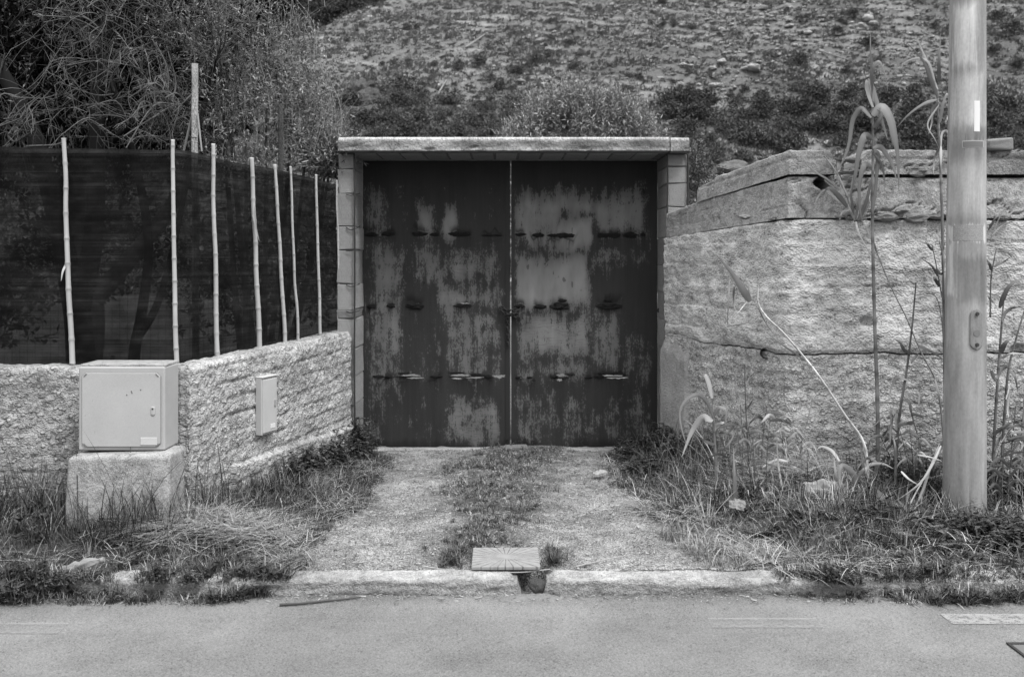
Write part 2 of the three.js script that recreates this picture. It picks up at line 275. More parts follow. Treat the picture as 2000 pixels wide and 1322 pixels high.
// painted markings, worn thin
{
  const worn = (edgeOnly) => { const t = tex(512, (u, v) => { const n = 0.5 * tf(u, v, 60, 3, edgeOnly ? 71 : 72) + 0.5 * tf(u, v, 9, 3, 73), e = Math.max(ss(0.3, 0.1, v), ss(0.7, 0.9, v)); return n + (edgeOnly ? 0.13 * e - 0.05 : 0.06) > 0.5 ? (edgeOnly ? 0.34 + 0.1 * e : 0.75) : edgeOnly ? 0.14 : 0.2; }); return t; };
  const dash = (pts, edge, g) => {
    const [x0, x1, za, zb] = pts, q = sheet(60, 4, (i, j) => { const x = lerp(x0, x1, i / 60), z = lerp(zb, za, j / 4); return [x, 0.006 * fbm(x * 0.9, z * 0.9, 1, 2) + 0.0045, z, 1, (x - x0) * 4, j / 4]; });
    kind(obj('road_marking', q, mat(g, 0.9, { alphaMap: worn(edge), transparent: true })), 'structure');
  };
  const zr = (py) => GD - EYE * F / (py - HOR), xr = (px, py) => (px - 1000) / F * EYE * F / (py - HOR);
  dash([xr(1385, 1216), xr(1600, 1216), zr(1208), zr(1227)], true, 0.25);
  dash([xr(1848, 1209), 5.5, zr(1199), zr(1219)], false, 0.27);
  dash([-6, xr(125, 1227), zr(1217), zr(1238)], true, 0.23);
}
// ---------- walls ----------
const LC = [-2.035, GD - 6.3], LE = [-1.35, GD - 8.4];   // corner and inner end of the low wall on the left
const pebbles = (s, y, size, k) => { const [d, id] = worley(s / size, y / size, k); return id > 0.35 ? Math.max(0, 1 - d * 1.5) * (0.4 + id) : 0; };
{
  const o = thing('low_wall', 'low rough concrete wall with exposed pebbles, turning back to the left gate pillar', 'wall', V(LC[0], 0.1, LC[1]));
  const Lf = 7 - 2.035 + 0, cs = Lf;                           // distance along the path at which the corner stands
  const fb = (s, y) => s < cs ? y / 0.105 : (y - 0.05 * (s - cs)) / 0.115;
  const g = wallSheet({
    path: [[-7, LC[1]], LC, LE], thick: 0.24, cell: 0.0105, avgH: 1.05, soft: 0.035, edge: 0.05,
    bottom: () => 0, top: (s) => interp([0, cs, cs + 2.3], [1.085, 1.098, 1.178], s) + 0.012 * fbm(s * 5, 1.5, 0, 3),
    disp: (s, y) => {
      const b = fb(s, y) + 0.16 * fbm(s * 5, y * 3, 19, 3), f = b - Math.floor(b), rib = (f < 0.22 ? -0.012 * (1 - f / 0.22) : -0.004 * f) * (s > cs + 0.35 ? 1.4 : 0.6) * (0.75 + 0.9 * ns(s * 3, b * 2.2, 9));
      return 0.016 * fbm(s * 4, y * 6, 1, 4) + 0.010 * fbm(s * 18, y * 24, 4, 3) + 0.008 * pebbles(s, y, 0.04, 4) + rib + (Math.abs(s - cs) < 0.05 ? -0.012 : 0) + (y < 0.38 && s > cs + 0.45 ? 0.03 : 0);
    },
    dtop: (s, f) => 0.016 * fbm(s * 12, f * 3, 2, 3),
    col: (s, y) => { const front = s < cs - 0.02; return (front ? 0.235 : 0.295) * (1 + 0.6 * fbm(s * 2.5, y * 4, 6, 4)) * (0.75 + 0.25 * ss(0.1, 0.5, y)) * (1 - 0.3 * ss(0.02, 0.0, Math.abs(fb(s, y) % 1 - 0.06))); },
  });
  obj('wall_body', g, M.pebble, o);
}
const RS = [1.285, GD - 8.42], RC = [1.944, GD - 7.0], RL = Math.hypot(RC[0] - RS[0], RC[1] - RS[1]);
{
  const o = thing('retaining_wall', 'tall crumbling concrete wall in pale poured layers, splayed towards the right gate pillar', 'wall', V(RC[0], 0.1, RC[1]));
  const crack = (s) => 1.115 + 0.035 * ns(s * 1.3, 4) + 0.012 * ns(s * 9, 2) + 0.05 * ss(0.7, 0, s);
  const strata = (s, y) => { const w = y + 0.045 * fbm(s * 1.3, y * 0.9, 3, 2); return fbm(s * 1.2, w * 13, 5, 3); };
  const hol = (s, y) => { const h = worley(s * 2.1, y * 3.3, 21); return h[1] > 0.8 ? -0.05 * ss(0.16, 0.05, h[0]) : 0; };
  obj('pale_wall_face', wallSheet({
    path: [RS, [RC[0] - 0.047, RC[1] - 0.1], [RC[0] - 0.012, RC[1] - 0.035], [RC[0] + 0.03, RC[1] - 0.006], [RC[0] + 0.1, RC[1]], [7, RC[1]]], thick: 0.5, cell: 0.0122, avgH: 0.95, soft: 0.14, edge: 0.03,
    bottom: (s) => crack(s), top: (s) => interp([0, RL, RL + 1, 8], [1.97, 2.062, 2.055, 2.04], s) + 0.012 * fbm(s * 6, 2, 0, 3),
    disp: (s, y) => {
      const c = crack(s), vc = Math.exp(-(((s - RL - 0.62 - 0.03 * ns(y * 8, 5)) / 0.008) ** 2)) * ss(1.26, 1.2, y) * 0.03;
      const yy = y + 0.03 * ns(s * 1.4, 6) + 0.012 * ns(s * 6, y * 3, 2), lz = (yy - 1.06) / 0.168, lf = lz - Math.floor(lz), led = (lf < 0.08 ? -0.012 * (1 - lf / 0.08) : 0.007 * lf) * ss(-0.25, 0.2, ns(s * 1.1, Math.floor(lz) * 3.7, 9));
      return 0.014 * ss(0.1, 0.6, s) + 0.026 * fbm(s * 2.2, y * 3, 1, 4) + led + 0.008 * strata(s, y) + 0.014 * fbm(s * 14, y * 20, 2, 3) + 0.012 * fbm(s * 7, y * 9, 22, 3) + hol(s, y) - vc - 0.012 * ss(0.03, 0, y - c);
    },
    dtop: (s, f) => 0.02 * fbm(s * 9, f * 3, 2, 3),
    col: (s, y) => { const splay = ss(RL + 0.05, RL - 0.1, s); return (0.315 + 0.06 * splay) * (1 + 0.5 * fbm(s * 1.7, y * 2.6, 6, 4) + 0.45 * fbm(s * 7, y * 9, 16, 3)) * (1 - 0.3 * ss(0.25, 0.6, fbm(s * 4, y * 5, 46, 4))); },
  }), M.cast, o);
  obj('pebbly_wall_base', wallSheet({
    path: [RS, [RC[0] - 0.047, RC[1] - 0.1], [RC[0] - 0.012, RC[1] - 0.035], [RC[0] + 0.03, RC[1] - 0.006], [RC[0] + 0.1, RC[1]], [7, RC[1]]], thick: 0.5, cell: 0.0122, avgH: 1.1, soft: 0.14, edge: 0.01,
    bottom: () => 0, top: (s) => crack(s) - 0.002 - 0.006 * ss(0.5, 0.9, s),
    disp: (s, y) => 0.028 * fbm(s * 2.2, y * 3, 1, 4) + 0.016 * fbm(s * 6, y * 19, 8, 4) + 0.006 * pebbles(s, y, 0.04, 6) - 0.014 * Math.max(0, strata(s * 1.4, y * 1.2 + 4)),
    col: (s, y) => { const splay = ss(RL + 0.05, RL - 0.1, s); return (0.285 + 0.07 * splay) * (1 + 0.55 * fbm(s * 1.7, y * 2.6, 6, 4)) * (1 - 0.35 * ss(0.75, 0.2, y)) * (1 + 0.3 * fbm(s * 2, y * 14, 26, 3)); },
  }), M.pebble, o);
  // the band of smoother concrete poured on top of it
  const board = (s, y, hgt, k) => { const b = y / hgt + k, f = b - Math.floor(b); return f < 0.05 ? 1 - f / 0.05 : 0; };
  const midB = (s) => interp([0, RL, 8], [1.965, 2.068, 2.05], s), midT = (s) => interp([0, 0.55, RL, RL + 1, 8], [2.17, 2.26, 2.36, 2.352, 2.35], s);
  const pit = (s, y) => { const n = fbm(s * 3.2, y * 4, 31, 3), cr = Math.abs(fbm(s * 2.4 + 4, y * 5, 13, 3)); return ss(0.1, 0.3, n) * 0.6 + (s > RL ? ss(0.02, 0.0, cr) : 0); };
  const hole = (s, y, a, b, w, h) => Math.exp(-(((s - a) / w) ** 2) - (((y - b) / h) ** 2));
  obj('middle_course', wallSheet({
    path: [[RS[0] + 0.012, RS[1] + 0.03], [RC[0] - 0.008, RC[1] + 0.012], [7, RC[1] + 0.012]], thick: 0.4, cell: 0.0115, avgH: 0.3, soft: 0.03, edge: 0.018,
    bottom: midB, top: (s) => midT(s) + 0.006 * fbm(s * 9, 3, 0, 2),
    disp: (s, y) => { const rel = y - lerp(midB(s), midT(s), 0), onS = s < RL; return (onS ? 0.010 * fbm(s * 7, y * 9, 2, 4) - 0.006 * board(s, rel, 0.088, 0.05) : 0.022 * fbm(s * 3.5, y * 7, 2, 4) + 0.008 * fbm(s * 16, y * 22, 12, 2)) - 0.022 * pit(s, y) * (onS ? 0.15 : 1) - 0.3 * ss(1, 0.55, Math.hypot((s - RL - 0.225 - 0.03 * ns(y * 20, 3)) / 0.062, (y - 2.315) / 0.055)) - 0.03 * (hole(s, y, 0.66, 2.075, 0.014, 0.022) + hole(s, y, 0.74, 2.09, 0.01, 0.018)); },
    dtop: (s, f) => 0.008 * fbm(s * 9, f * 3, 2, 2),
    col: (s, y) => { const onS = s < RL, rel = y - midB(s); return (onS ? 0.30 : 0.31) * (1 + 0.3 * fbm(s * 2.3, y * 5, 9, 4)) * (1 - 0.35 * pit(s, y) * (onS ? 0.3 : 1)) * (onS ? 1 - 0.25 * board(s, rel, 0.088, 0.05) - 0.35 * hole(s, y, 0.2, 2.13, 0.22, 0.07) * (0.7 + ns(s * 30, 2)) : 1); },
  }), M.rough, o);
  // the broken coping, two lengths with a gap between them
  const kS = 0.47, cut = RL + 0.33, on = (s) => { const t = s / RL, q = Math.min(s, RL); return s <= RL ? [lerp(RS[0], RC[0], t) - 0.004, lerp(RS[1], RC[1], t) + 0.03] : [RC[0] + s - RL, RC[1] + 0.03]; };
  const capB = (s) => interp([kS, RL, 9], [2.235, 2.372, 2.366], s), capT = (s) => interp([kS, kS + 0.22, kS + 0.23, RL - 0.02, 9], [2.352, 2.407, 2.42, 2.545, 2.535], s) ;
  const cap = (a, b, k) => wallSheet({
    path: a < RL ? [on(a), on(RL), on(b)] : [on(a), on(b)], thick: 0.36, cell: 0.0115, avgH: 0.19, soft: 0.03, edge: 0.014,
    bottom: (s) => capB(s + a) + 0.004 * ns(s * 20, 6), top: (s) => capT(s + a) + 0.016 * fbm(s * 8, k, 0, 4) - (k === 1 ? 0.07 * ss(b - a - 0.05, b - a, s) : 0.06 * ss(0.06, 0, s)),
    disp: (s0, y) => { const s = s0 + a, h = (y - capB(s)) / 0.18; return 0.014 * fbm(s * 6, y * 9, 2, 5) - 0.006 * (Math.abs(h - 0.6) < 0.04 ? 1 : 0) - (Math.abs(s - kS - 0.22) < 0.008 ? 0.012 : 0) - (k === 2 ? 0.02 * pit(s, y + 3) + 0.05 * hole(s, y, RL + 0.62, 2.41, 0.1, 0.03) * (0.6 + ns(s * 40, y * 40)) : 0); },
    dtop: (s, f) => 0.006 * fbm(s * 9, f * 3, 2, 2),
    col: (s0, y) => { const s = s0 + a; return (s > RL ? 0.27 : 0.315) * (1 + 0.3 * fbm(s * 2.3, y * 5, 19, 4)) * (k === 2 ? 1 - 0.3 * pit(s, y + 3) : 1) * (k === 2 ? 1 - 0.4 * ss(RL + 1.35, RL + 1.6, s) : 1); },
  });
  obj('coping', cap(kS, cut, 1), M.rough, o); obj('coping', cap(RL + 0.5, RL + 3.6, 2), M.rough, o);
  // smooth plaster patch beside the gate, and lumps of stone and mortar squeezed out of the joint
  const t = (s) => [lerp(RS[0], RC[0], s / RL), lerp(RS[1], RC[1], s / RL)], nx = -(RC[1] - RS[1]) / RL, nz = (RC[0] - RS[0]) / RL;
  obj('plaster_patch', sheet(40, 70, (i, j) => {
    const u = i / 40, v = j / 70, s = lerp(0.0, 0.40 + 0.04 * ns(v * 5, 2), u), y = lerp(0, 1.17 + 0.09 * ns(u * 3, 4) - 0.1 * u, v), e = Math.min(u * 0 + 1, (1 - u) * 8, (1 - v) * 8, 1), q = t(s), off = lerp(-0.03, 0.036, e) + 0.004 * fbm(u * 3, v * 6, 1, 3);
    return [q[0] + nx * off, y, q[1] + nz * off, 0.31 * (1 + 0.25 * fbm(u * 3, v * 5, 8, 4)), s, y];
  }), M.conc, o);
  reseed(5);
  const lumps = [[1455, 424, 20], [1660, 426, 16], [1685, 428, 14], [1735, 424, 42], [1790, 425, 46], [1830, 424, 24], [1760, 412, 26], [1712, 427, 20], [1850, 420, 24], [1960, 425, 30], [1510, 427, 18], [1640, 424, 16], [1665, 312, 32], [1685, 326, 24], [1668, 335, 28], [1650, 336, 20], [1785, 330, 20], [1800, 336, 24], [1820, 334, 16], [1795, 341, 26]];
  for (const [x, y, w] of lumps) {
    const d = x < 1540 ? 7.12 : y < 350 ? 7.0 : 6.965, p = at(x, y, d), r = w / F * d / 2, g = new THREE.IcosahedronGeometry(1, 3), P = g.attributes.position, k = rnd() * 50, C = [];
    for (let i = 0; i < P.count; i++) { const a = V().fromBufferAttribute(P, i), m = 1 + 0.5 * ns(a.x * 1.3 + k, a.y * 1.3, a.z * 1.3); P.setXYZ(i, p.x + a.x * m * r, p.y + a.y * m * r * 0.42, p.z + a.z * m * Math.min(r, 0.04)); C.push(0.3, 0.3, 0.3); }
    g.setAttribute('color', new THREE.Float32BufferAttribute(C, 3)); g.computeVertexNormals(); obj('mortar_lump', g, M.conc, o);
  }
  const pp = at(1500, 688, 7.27), pipe = new MB(); pipe.tube([V(pp.x + 0.06, pp.y, pp.z - 0.12), V(pp.x - 0.035, pp.y - 0.003, pp.z + 0.055)], 0.04, 18, 0.2, false); pipe.tube([V(pp.x - 0.035, pp.y - 0.003, pp.z + 0.055), V(pp.x + 0.06, pp.y, pp.z - 0.12)], 0.033, 18, 0.06, false);
  obj('drain_pipe', pipe.geo(), M.leaf, o);
}
{ // loose flat stone on the coping, far right
  const g = new RoundedBoxGeometry(0.23, 0.075, 0.2, 4, 0.02), P = g.attributes.position, p = at(1952, 282, 6.9);
  for (let i = 0; i < P.count; i++) { const a = V().fromBufferAttribute(P, i); P.setXYZ(i, a.x + 0.012 * ns(a.y * 20, a.z * 14), a.y + 0.008 * fbm(a.x * 20, a.z * 20, 3, 3) + (a.y > 0 ? 0.018 * ss(-0.1, 0.1, a.x) : 0), a.z + 0.012 * ns(a.x * 14, a.y * 20)); }
  g.computeVertexNormals(); const s = obj('loose_stone', g, mat(0.36, 0.95, { map: rep(T.rough, 3), bumpMap: rep(T.roughH, 3), bumpScale: 0.01 })); s.position.set(p.x, 2.572, p.z - 0.12); s.rotation.y = 0.3;
  tag(s, 'loose flat stone lying on the coping to the right of the utility pole', 'stone');
}
// ---------- gateway ----------
const mBlock = [0.52, 0.44, 0.56, 0.48].map((g) => mat(g, 0.97, { map: rep(T.rough, 2.3), bumpMap: rep(T.roughH, 3.4), bumpScale: 0.016 }));
function chipped(w, h, d, r, k, amp = 0.008) {
  const g = new RoundedBoxGeometry(w, h, d, 5, r), P = g.attributes.position;
  for (let i = 0; i < P.count; i++) { const a = V().fromBufferAttribute(P, i), m = amp * fbm(a.x * 14 + k * 3.3, a.y * 14, a.z * 14, 3); P.setXYZ(i, a.x + m * Math.sign(a.x), a.y + m * 0.7, a.z + m * Math.sign(a.z)); }
  g.computeVertexNormals(); return g;
}
{
  const o = thing('gateway', 'concrete gateway of two block pillars under a flat weathered lintel slab', 'gateway', V(0, 0.09, 0));
  // lintel slab with softened, chipped edges
  const x0 = -1.452, x1 = 1.318, zf = GD - 8.3, zb = -0.12;
  const slab = (xa, xb, yb, yt, zf, k) => {
    const prof = []; const H = yt - yb, e = 0.022;
    for (const [u, v] of [[0, 0.0], [1, 0], [1, 0.15], [1, 0.3], [1, 0.45], [1, 0.6], [1, 0.75], [0.97, 0.9], [0.9, 1]]) prof.push([u, v]);
    const pts = []; for (let q = 0; q <= 10; q++) pts.push([lerp(zb, zf, q / 10), yb]); for (let q = 1; q <= 10; q++) pts.push([zf - (q > 8 ? e * ((q - 8) / 2) ** 2 : 0) - (q < 2 ? 0 : 0), lerp(yb, yt, q / 10)]); for (let q = 1; q <= 12; q++) pts.push([lerp(zf - e, zb, q / 12), yt]); pts.push([zb, yb]);
    const n = Math.round((xb - xa) / 0.014);
    return sheet(n + 2, pts.length - 1, (i, j) => {
      const end = i === 0 || i === n + 2, x = lerp(xa, xb, clamp((i - 1) / n)); let [z, y] = pts[j]; const front = j > 10 && j <= 20;
      const m = 0.010 * fbm(x * 9, y * 12, z * 9 + k, 5); z += front ? m - 0.05 * Math.max(0, ns(x * 7, y * 20, 4 + k) - 0.3) : 0; y += j > 20 ? m + 0.004 * ns(x * 3, 5) : j === 10 ? 0.007 * fbm(x * 12, k, 0, 3) : 0;
      if (end) { y = lerp(y, (yb + yt) / 2, 0.999); z = lerp(z, (zf + zb) / 2, 0.0); }
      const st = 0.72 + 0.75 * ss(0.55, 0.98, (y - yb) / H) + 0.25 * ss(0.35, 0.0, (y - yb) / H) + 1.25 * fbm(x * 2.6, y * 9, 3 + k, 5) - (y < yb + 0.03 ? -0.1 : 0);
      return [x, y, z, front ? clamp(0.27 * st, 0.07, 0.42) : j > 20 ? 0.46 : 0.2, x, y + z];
    });
  };
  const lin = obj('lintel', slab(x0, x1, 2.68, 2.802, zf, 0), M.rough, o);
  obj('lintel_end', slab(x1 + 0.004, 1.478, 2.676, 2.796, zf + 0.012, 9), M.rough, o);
  for (let k = 0; k < 13; k++) {              // clay soffit tiles under the slab
    const w = 0.178, x = -1.25 + k * 0.2, t = obj('soffit_tile', chipped(w, 0.03, 0.46, 0.006, k, 0.006), mBlock[(k * 3) % 4], lin); t.position.set(x, 2.687 - 0.004 * rnd(), 0.27); t.rotation.y = 0.05 * (rnd() - 0.5);
  }
  const bead = sheet(120, 5, (i, j) => { const x = lerp(-1.335, 1.3, i / 120), a = j / 5 * Math.PI; return [x, 2.674 - 0.012 * Math.cos(a) * -1 * -1 + 0.002 * ns(x * 20, 2), -0.035 + 0.03 * Math.sin(a), 0.5, x, j * 0.01]; }); obj('mortar_and_light_bead', bead, M.rough, o);
  for (const [px, ya, yb, d] of [[1288.5, 690, 832, 8.9], [705.5, 740, 832, 8.9], [707.3, 312, 460, 8.9]]) { const m = new MB(), pts = []; for (let i = 0; i <= 30; i++) { const p = at(px, lerp(ya, yb, i / 30), d); p.x += 0.003 * ns(i * 0.5, px); pts.push(p); } m.tube(pts, (f) => 0.006 + 0.003 * ns(f * 12, px), 7, 0.55); obj('mortar_and_light_bead', m.geo(), M.rough, o); }  // upright beads are added; their pale colour stands for daylight through the gaps
  // pillars of tuff blocks
  const pillar = (xa, xb, ys, k) => {
    const zf2 = GD - 8.42, core = new MB(); core.box((xa + xb) / 2, 1.33, (zf2 - 0.12) / 2 - 0.02, xb - xa - 0.03, 2.66, zf2 + 0.06, 0.3);
    const c = obj('pillar', core.geo(true), M.rough, o);
    for (let i = 0; i < ys.length - 1; i++) { const h = ys[i + 1] - ys[i] - 0.006, b = obj('block', chipped(xb - xa + 0.01 * (rnd() - 0.5), h, zf2 + 0.1, 0.008, k + i, 0.026), mBlock[(i + k) % 4], c); b.position.set((xa + xb) / 2 + 0.006 * (rnd() - 0.5), (ys[i] + ys[i + 1]) / 2, (zf2 - 0.1) / 2 + 0.004 * (rnd() - 0.5)); b.rotation.z = 0.012 * (rnd() - 0.5); }
  };
  const y8 = (py) => EYE - (py - HOR) / F * 8.42;
  pillar(-1.475, -1.338, [0.04, 0.3, 0.54, 0.78, 1.02, 1.28, y8(606), y8(555), y8(488), y8(443), y8(378), y8(330), 2.672], 0);
  pillar(1.312, 1.476, [0.04, 0.3, 0.54, 0.78, 1.02, 1.26, 1.5, 1.73, 1.97, y8(404), y8(359), y8(326), 2.672], 2);
  const rod = (px, pa, pb, d) => { const a = at(px, pa, d), b = at(px + 1, pb, d), m = new MB(); m.tube(curve([a, V(a.x + 0.004, lerp(a.y, b.y, 0.4), a.z), V(b.x - 0.003, lerp(a.y, b.y, 0.7), a.z), b], 16), 0.0075, 7, 0.03); obj('reinforcing_bar', m.geo(), M.leaf, o); };
  rod(692, 300, 850, 8.395); rod(1303, 302, 455, 8.40); rod(1343, 300, 412, 8.405); rod(1290.5, 720, 850, 8.46);
  for (const [py, q] of [[380, 0], [444, 3], [490, -2], [556, 2], [608, 1]]) { const wire = new MB(); wire.tube(curve([at(676, py, 8.41), at(684, py + 2 + q, 8.405), at(694, py + q, 8.4), at(703, py - 2, 8.6)], 8), 0.004, 5, 0.03); obj('tie_wire', wire.geo(), M.leaf, o); }
}
// ---------- gate ----------
{
  const o = thing('metal_gate', 'rusted double-leaf sheet metal gate with scraped patchy paint, shut between the pillars', 'gate', V(0, 0.09, 0));
  // the coat of paint, its worn and scraped patches: rectangles of wear in pixels of the gate [x0,y0,x1,y1,strength]
  const wearL = [[712, 370, 760, 470, 0.5], [715, 460, 790, 860, 0.42], [816, 394, 848, 470, 0.9], [862, 399, 892, 470, 1], [725, 470, 790, 560, 0.75], [790, 470, 880, 560, 0.45], [880, 470, 975, 540, 0.72], [860, 540, 985, 600, 0.6], [730, 560, 790, 690, 0.55], [870, 590, 985, 735, 0.42], [800, 610, 870, 735, 0.22], [872, 760, 980, 868, 0.7], [880, 790, 935, 850, 0.6], [715, 745, 745, 860, 0.35], [790, 770, 870, 870, 0.1], [855, 375, 865, 470, 0.2]];
  const wearR = [[1003, 375, 1095, 480, 0.8], [1020, 360, 1160, 420, 0.85], [1085, 405, 1160, 482, 1.1], [1160, 365, 1262, 460, 0.75], [1240, 345, 1256, 470, 0.5], [1003, 480, 1150, 600, 0.98], [1150, 470, 1270, 530, 0.55], [1010, 600, 1150, 690, 0.72], [1150, 600, 1215, 720, 0.5], [1215, 640, 1280, 760, 0.45], [1003, 745, 1090, 860, 0.42], [1090, 760, 1200, 860, 0.33], [1180, 745, 1280, 860, 0.42], [1010, 690, 1180, 735, 0.5]];
  const darkL = [[705, 750, 795, 872, 0.35], [793, 478, 812, 735, 0.4], [780, 600, 872, 735, 0.2], [984, 315, 999, 700, 0.8]], darkR = [[1160, 422, 1172, 480, 0.9], [1165, 510, 1280, 600, 0.5], [1210, 520, 1282, 660, 0.3], [998, 315, 1003, 870, 0.5], [1275, 315, 1290, 870, 0.7], [1035, 425, 1090, 440, 0.3], [1150, 720, 1240, 790, 0.5]];
  const field = (list, x, y, soft) => { let s = 0; for (const [a, b, c, d, k] of list) { const e = Math.min(x - a, c - x); if (e < -soft || y < b - 15 || y > d + 35) continue; s = Math.max(s, k * ss(-soft, soft, e) * ss(-15, 6 + soft * 3, y - b) * ss(-35, 25, d - y)); } return s; };
  const bumpsL = [[725, 458, 20, 9], [759, 457, 22, 10], [818, 457, 28, 10], [849, 458, 15, 8], [892, 457, 24, 10], [909, 457, 18, 9], [951, 460, 20, 4], [972, 460, 16, 4], [726, 598, 16, 9], [764, 597, 12, 12], [812, 598, 30, 13], [905, 597, 30, 8], [800, 735.5, 42, 2.5], [790, 729, 20, 5], [905, 735.6, 40, 2.2], [892, 728, 24, 4], [930, 731, 20, 5], [955, 736, 14, 5], [740, 735, 22, 6], [758, 735, 12, 8], [852, 735, 22, 5], [943, 733, 26, 5]];
  const bumpsR = [[1017, 458, 17, 7], [1051, 459, 21, 9], [1080, 460, 18, 7], [1098, 460, 22, 10], [1112, 460, 18, 8], [1180, 460, 24, 9], [1199, 460, 20, 11], [1231, 459, 25, 12], [1256, 458, 9, 7], [1014, 598, 18, 8], [1055, 599, 20, 10], [1094, 598, 32, 15], [1098, 587, 14, 8], [1189, 598, 42, 14], [1188, 586, 14, 9], [1196, 736, 46, 2.5], [1185, 729, 30, 5], [1215, 731, 14, 4], [1096, 737.5, 26, 3], [1112, 731, 18, 5], [1012, 737, 10, 5], [1034, 737, 9, 5], [1150, 737, 14, 4], [1170, 735, 16, 8], [1082, 735, 14, 7]];
  const drips = (list, x, y) => { let s = 0; for (const [a, b, w, h] of list) { const dx = Math.abs(x - a) / (w * 0.62), dy = y - b; if (dx < 1.3 && dy > -h * 1.6 && dy < 60) s = Math.max(s, ss(1.2, 0.5, dx + 0.2 * ns(x * 0.3, y * 0.3)) * (dy < 0 ? ss(-h * 1.6, 0, dy) * 0.9 : Math.exp(-dy / 16) * (0.55 + 0.6 * ns(x * 0.5, 3)))); } return s; };
  const leafTex = (xa, xb, wear, dark, bumps) => {
    const n = 1024, f = (u, v) => {
      const x = lerp(xa, xb, u) + 4 * ns(v * 20, u * 6, 2) + 16 * fbm(v * 5, u * 5 + xa, 22, 3), y = lerp(875, 315, v) + 9 * ns(u * 26, v * 5, 7) + 30 * fbm(u * 4.5, v * 3 + xa, 27, 3);
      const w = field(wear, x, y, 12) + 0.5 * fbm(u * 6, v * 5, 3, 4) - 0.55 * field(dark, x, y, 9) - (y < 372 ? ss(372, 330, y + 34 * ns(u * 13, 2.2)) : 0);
      const streak = 0.34 * fbm(u * 26 + xa, v * 4.5, 1, 4) + 0.3 * fbm(u * 100, v * 14, 4, 3) + 0.55 * fbm(u * 26, v * 24, 6, 5) + 0.16 * fbm(u * 6, v * 70, 36, 3), pts = ns(u * 140, v * 110, 3) * 0.4 + ns(u * 240, v * 190, 8) * 0.3;
      const scr = ss(-0.16, 0.22, w - 0.44 + streak * 1.15 + pts * 0.8), veil = ss(0.1, 0.9, w + streak * 0.8);
      let g = 0.021 * (1 + 0.35 * fbm(u * 7, v * 4, 5, 4) + 0.25 * fbm(u * 60, v * 4, 9, 2)) + 0.022 * veil + (0.052 + 0.06 * ss(0.5, 1.1, w)) * scr * (1 + 0.55 * fbm(u * 14, v * 9, 2, 4));
      const lines = ss(0.13, 0.0, Math.abs(ns(u * 9, v * 160, 4))) * ss(0.5, 0.65, field(wear.slice(6, 9).concat(wear.slice(11, 12)), x, y, 9)); g *= 1 - 0.25 * lines;
      const blister = ns(u * 34, v * 26, 12) > 0.62 && w > 0.3 ? 0.5 : 0; g *= 1 - blister;
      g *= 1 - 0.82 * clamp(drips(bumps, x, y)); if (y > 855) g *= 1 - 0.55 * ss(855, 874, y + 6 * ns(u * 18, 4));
      return Math.sqrt(clamp(g / 0.4));
    };
    const d = new Uint8Array(n * n * 4);
    for (let j = 0; j < n; j++) for (let i = 0; i < n; i++) { const q = f(i / n, j / n), k = (j * n + i) * 4, v = Math.round(255 * clamp(q * q)); d[k] = d[k + 1] = d[k + 2] = v; d[k + 3] = 255; }
    const t = new THREE.DataTexture(d, n, n, THREE.RGBAFormat); t.magFilter = THREE.LinearFilter; t.needsUpdate = true; return t;
  };
  const px2 = (px, py) => { const p = at(px, py, GD); return [p.x, p.y]; };
  const ragged = (cx, cy, w, h, k) => { const path = new THREE.Path(), n = 40; for (let i = 0; i <= n; i++) { const a = -i / n * 2 * Math.PI, r = 1 + 0.55 * ns(Math.cos(a) * 2 + k, Math.sin(a) * 2, k * 1.7) + 0.6 * ns(Math.cos(a) * 9 + k, Math.sin(a) * 3, k * 2.7), [x, y] = px2(cx + Math.cos(a) * w / 2 * r, cy - Math.sin(a) * h / 2 * r); i ? path.lineTo(x, y) : path.moveTo(x, y); } return path; };
  const leafs = [[708.5, 996.2, wearL, darkL, bumpsL, [[801, 733, 38, 4], [812, 738, 26, 3.2], [899, 733, 34, 5], [926, 737, 36, 3.4], [974, 735, 26, 5], [905, 594, 20, 4], [893, 739, 18, 3], [815, 594, 9, 3]]], [998.8, 1283.5, wearR, darkR, bumpsR, [[1098, 733, 32, 5], [1093, 742, 9, 5], [1193, 734, 44, 4], [1204, 738, 38, 3.4], [1032, 736, 7, 2.4], [1014, 738, 9, 2.4]]]];
  leafs.forEach(([xa, xb, wear, dark, bumps, holes], q) => {
    const sh = new THREE.Shape(), [X0, Y1] = px2(xa, 314.5), [X1] = px2(xb, 0); sh.moveTo(X0, Y1);
    for (let i = 0; i <= 60; i++) { const px = lerp(xa, xb, i / 60), n = Math.max(0, fbm(px * 0.035, q * 7 + 2, 3, 3)), [x, y] = px2(px, 873 - 7 * n); sh.lineTo(x, y); }
    sh.lineTo(X1, Y1); for (const h of holes) sh.holes.push(ragged(...h, h[0] * 0.37));
    const g = new THREE.ExtrudeGeometry(sh, { depth: 0.004, bevelEnabled: false }), P = g.attributes.position, U = g.attributes.uv;
    const [, yb] = px2(0, 875);
    for (let i = 0; i < P.count; i++) U.setXY(i, (P.getX(i) - X0) / (X1 - X0), (P.getY(i) - yb) / (Y1 - yb));
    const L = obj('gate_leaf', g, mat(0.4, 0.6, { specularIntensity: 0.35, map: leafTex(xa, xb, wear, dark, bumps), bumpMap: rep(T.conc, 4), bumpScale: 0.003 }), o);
    const fr = new MB(), w = X1 - X0, cx = (X0 + X1) / 2; for (const x of [X0 + 0.02, X1 - 0.02]) fr.box(x, (yb + Y1) / 2 + 0.02, -0.022, 0.036, Y1 - yb - 0.06, 0.036, 0.03);
    for (const y of [Y1 - 0.04, px2(0, 458)[1], px2(0, 612)[1]]) fr.box(cx, y, -0.0225, w - 0.08, 0.036, 0.035, 0.03);
    obj('frame', fr.geo(true), M.leaf, L);
    reseed(40 + q);
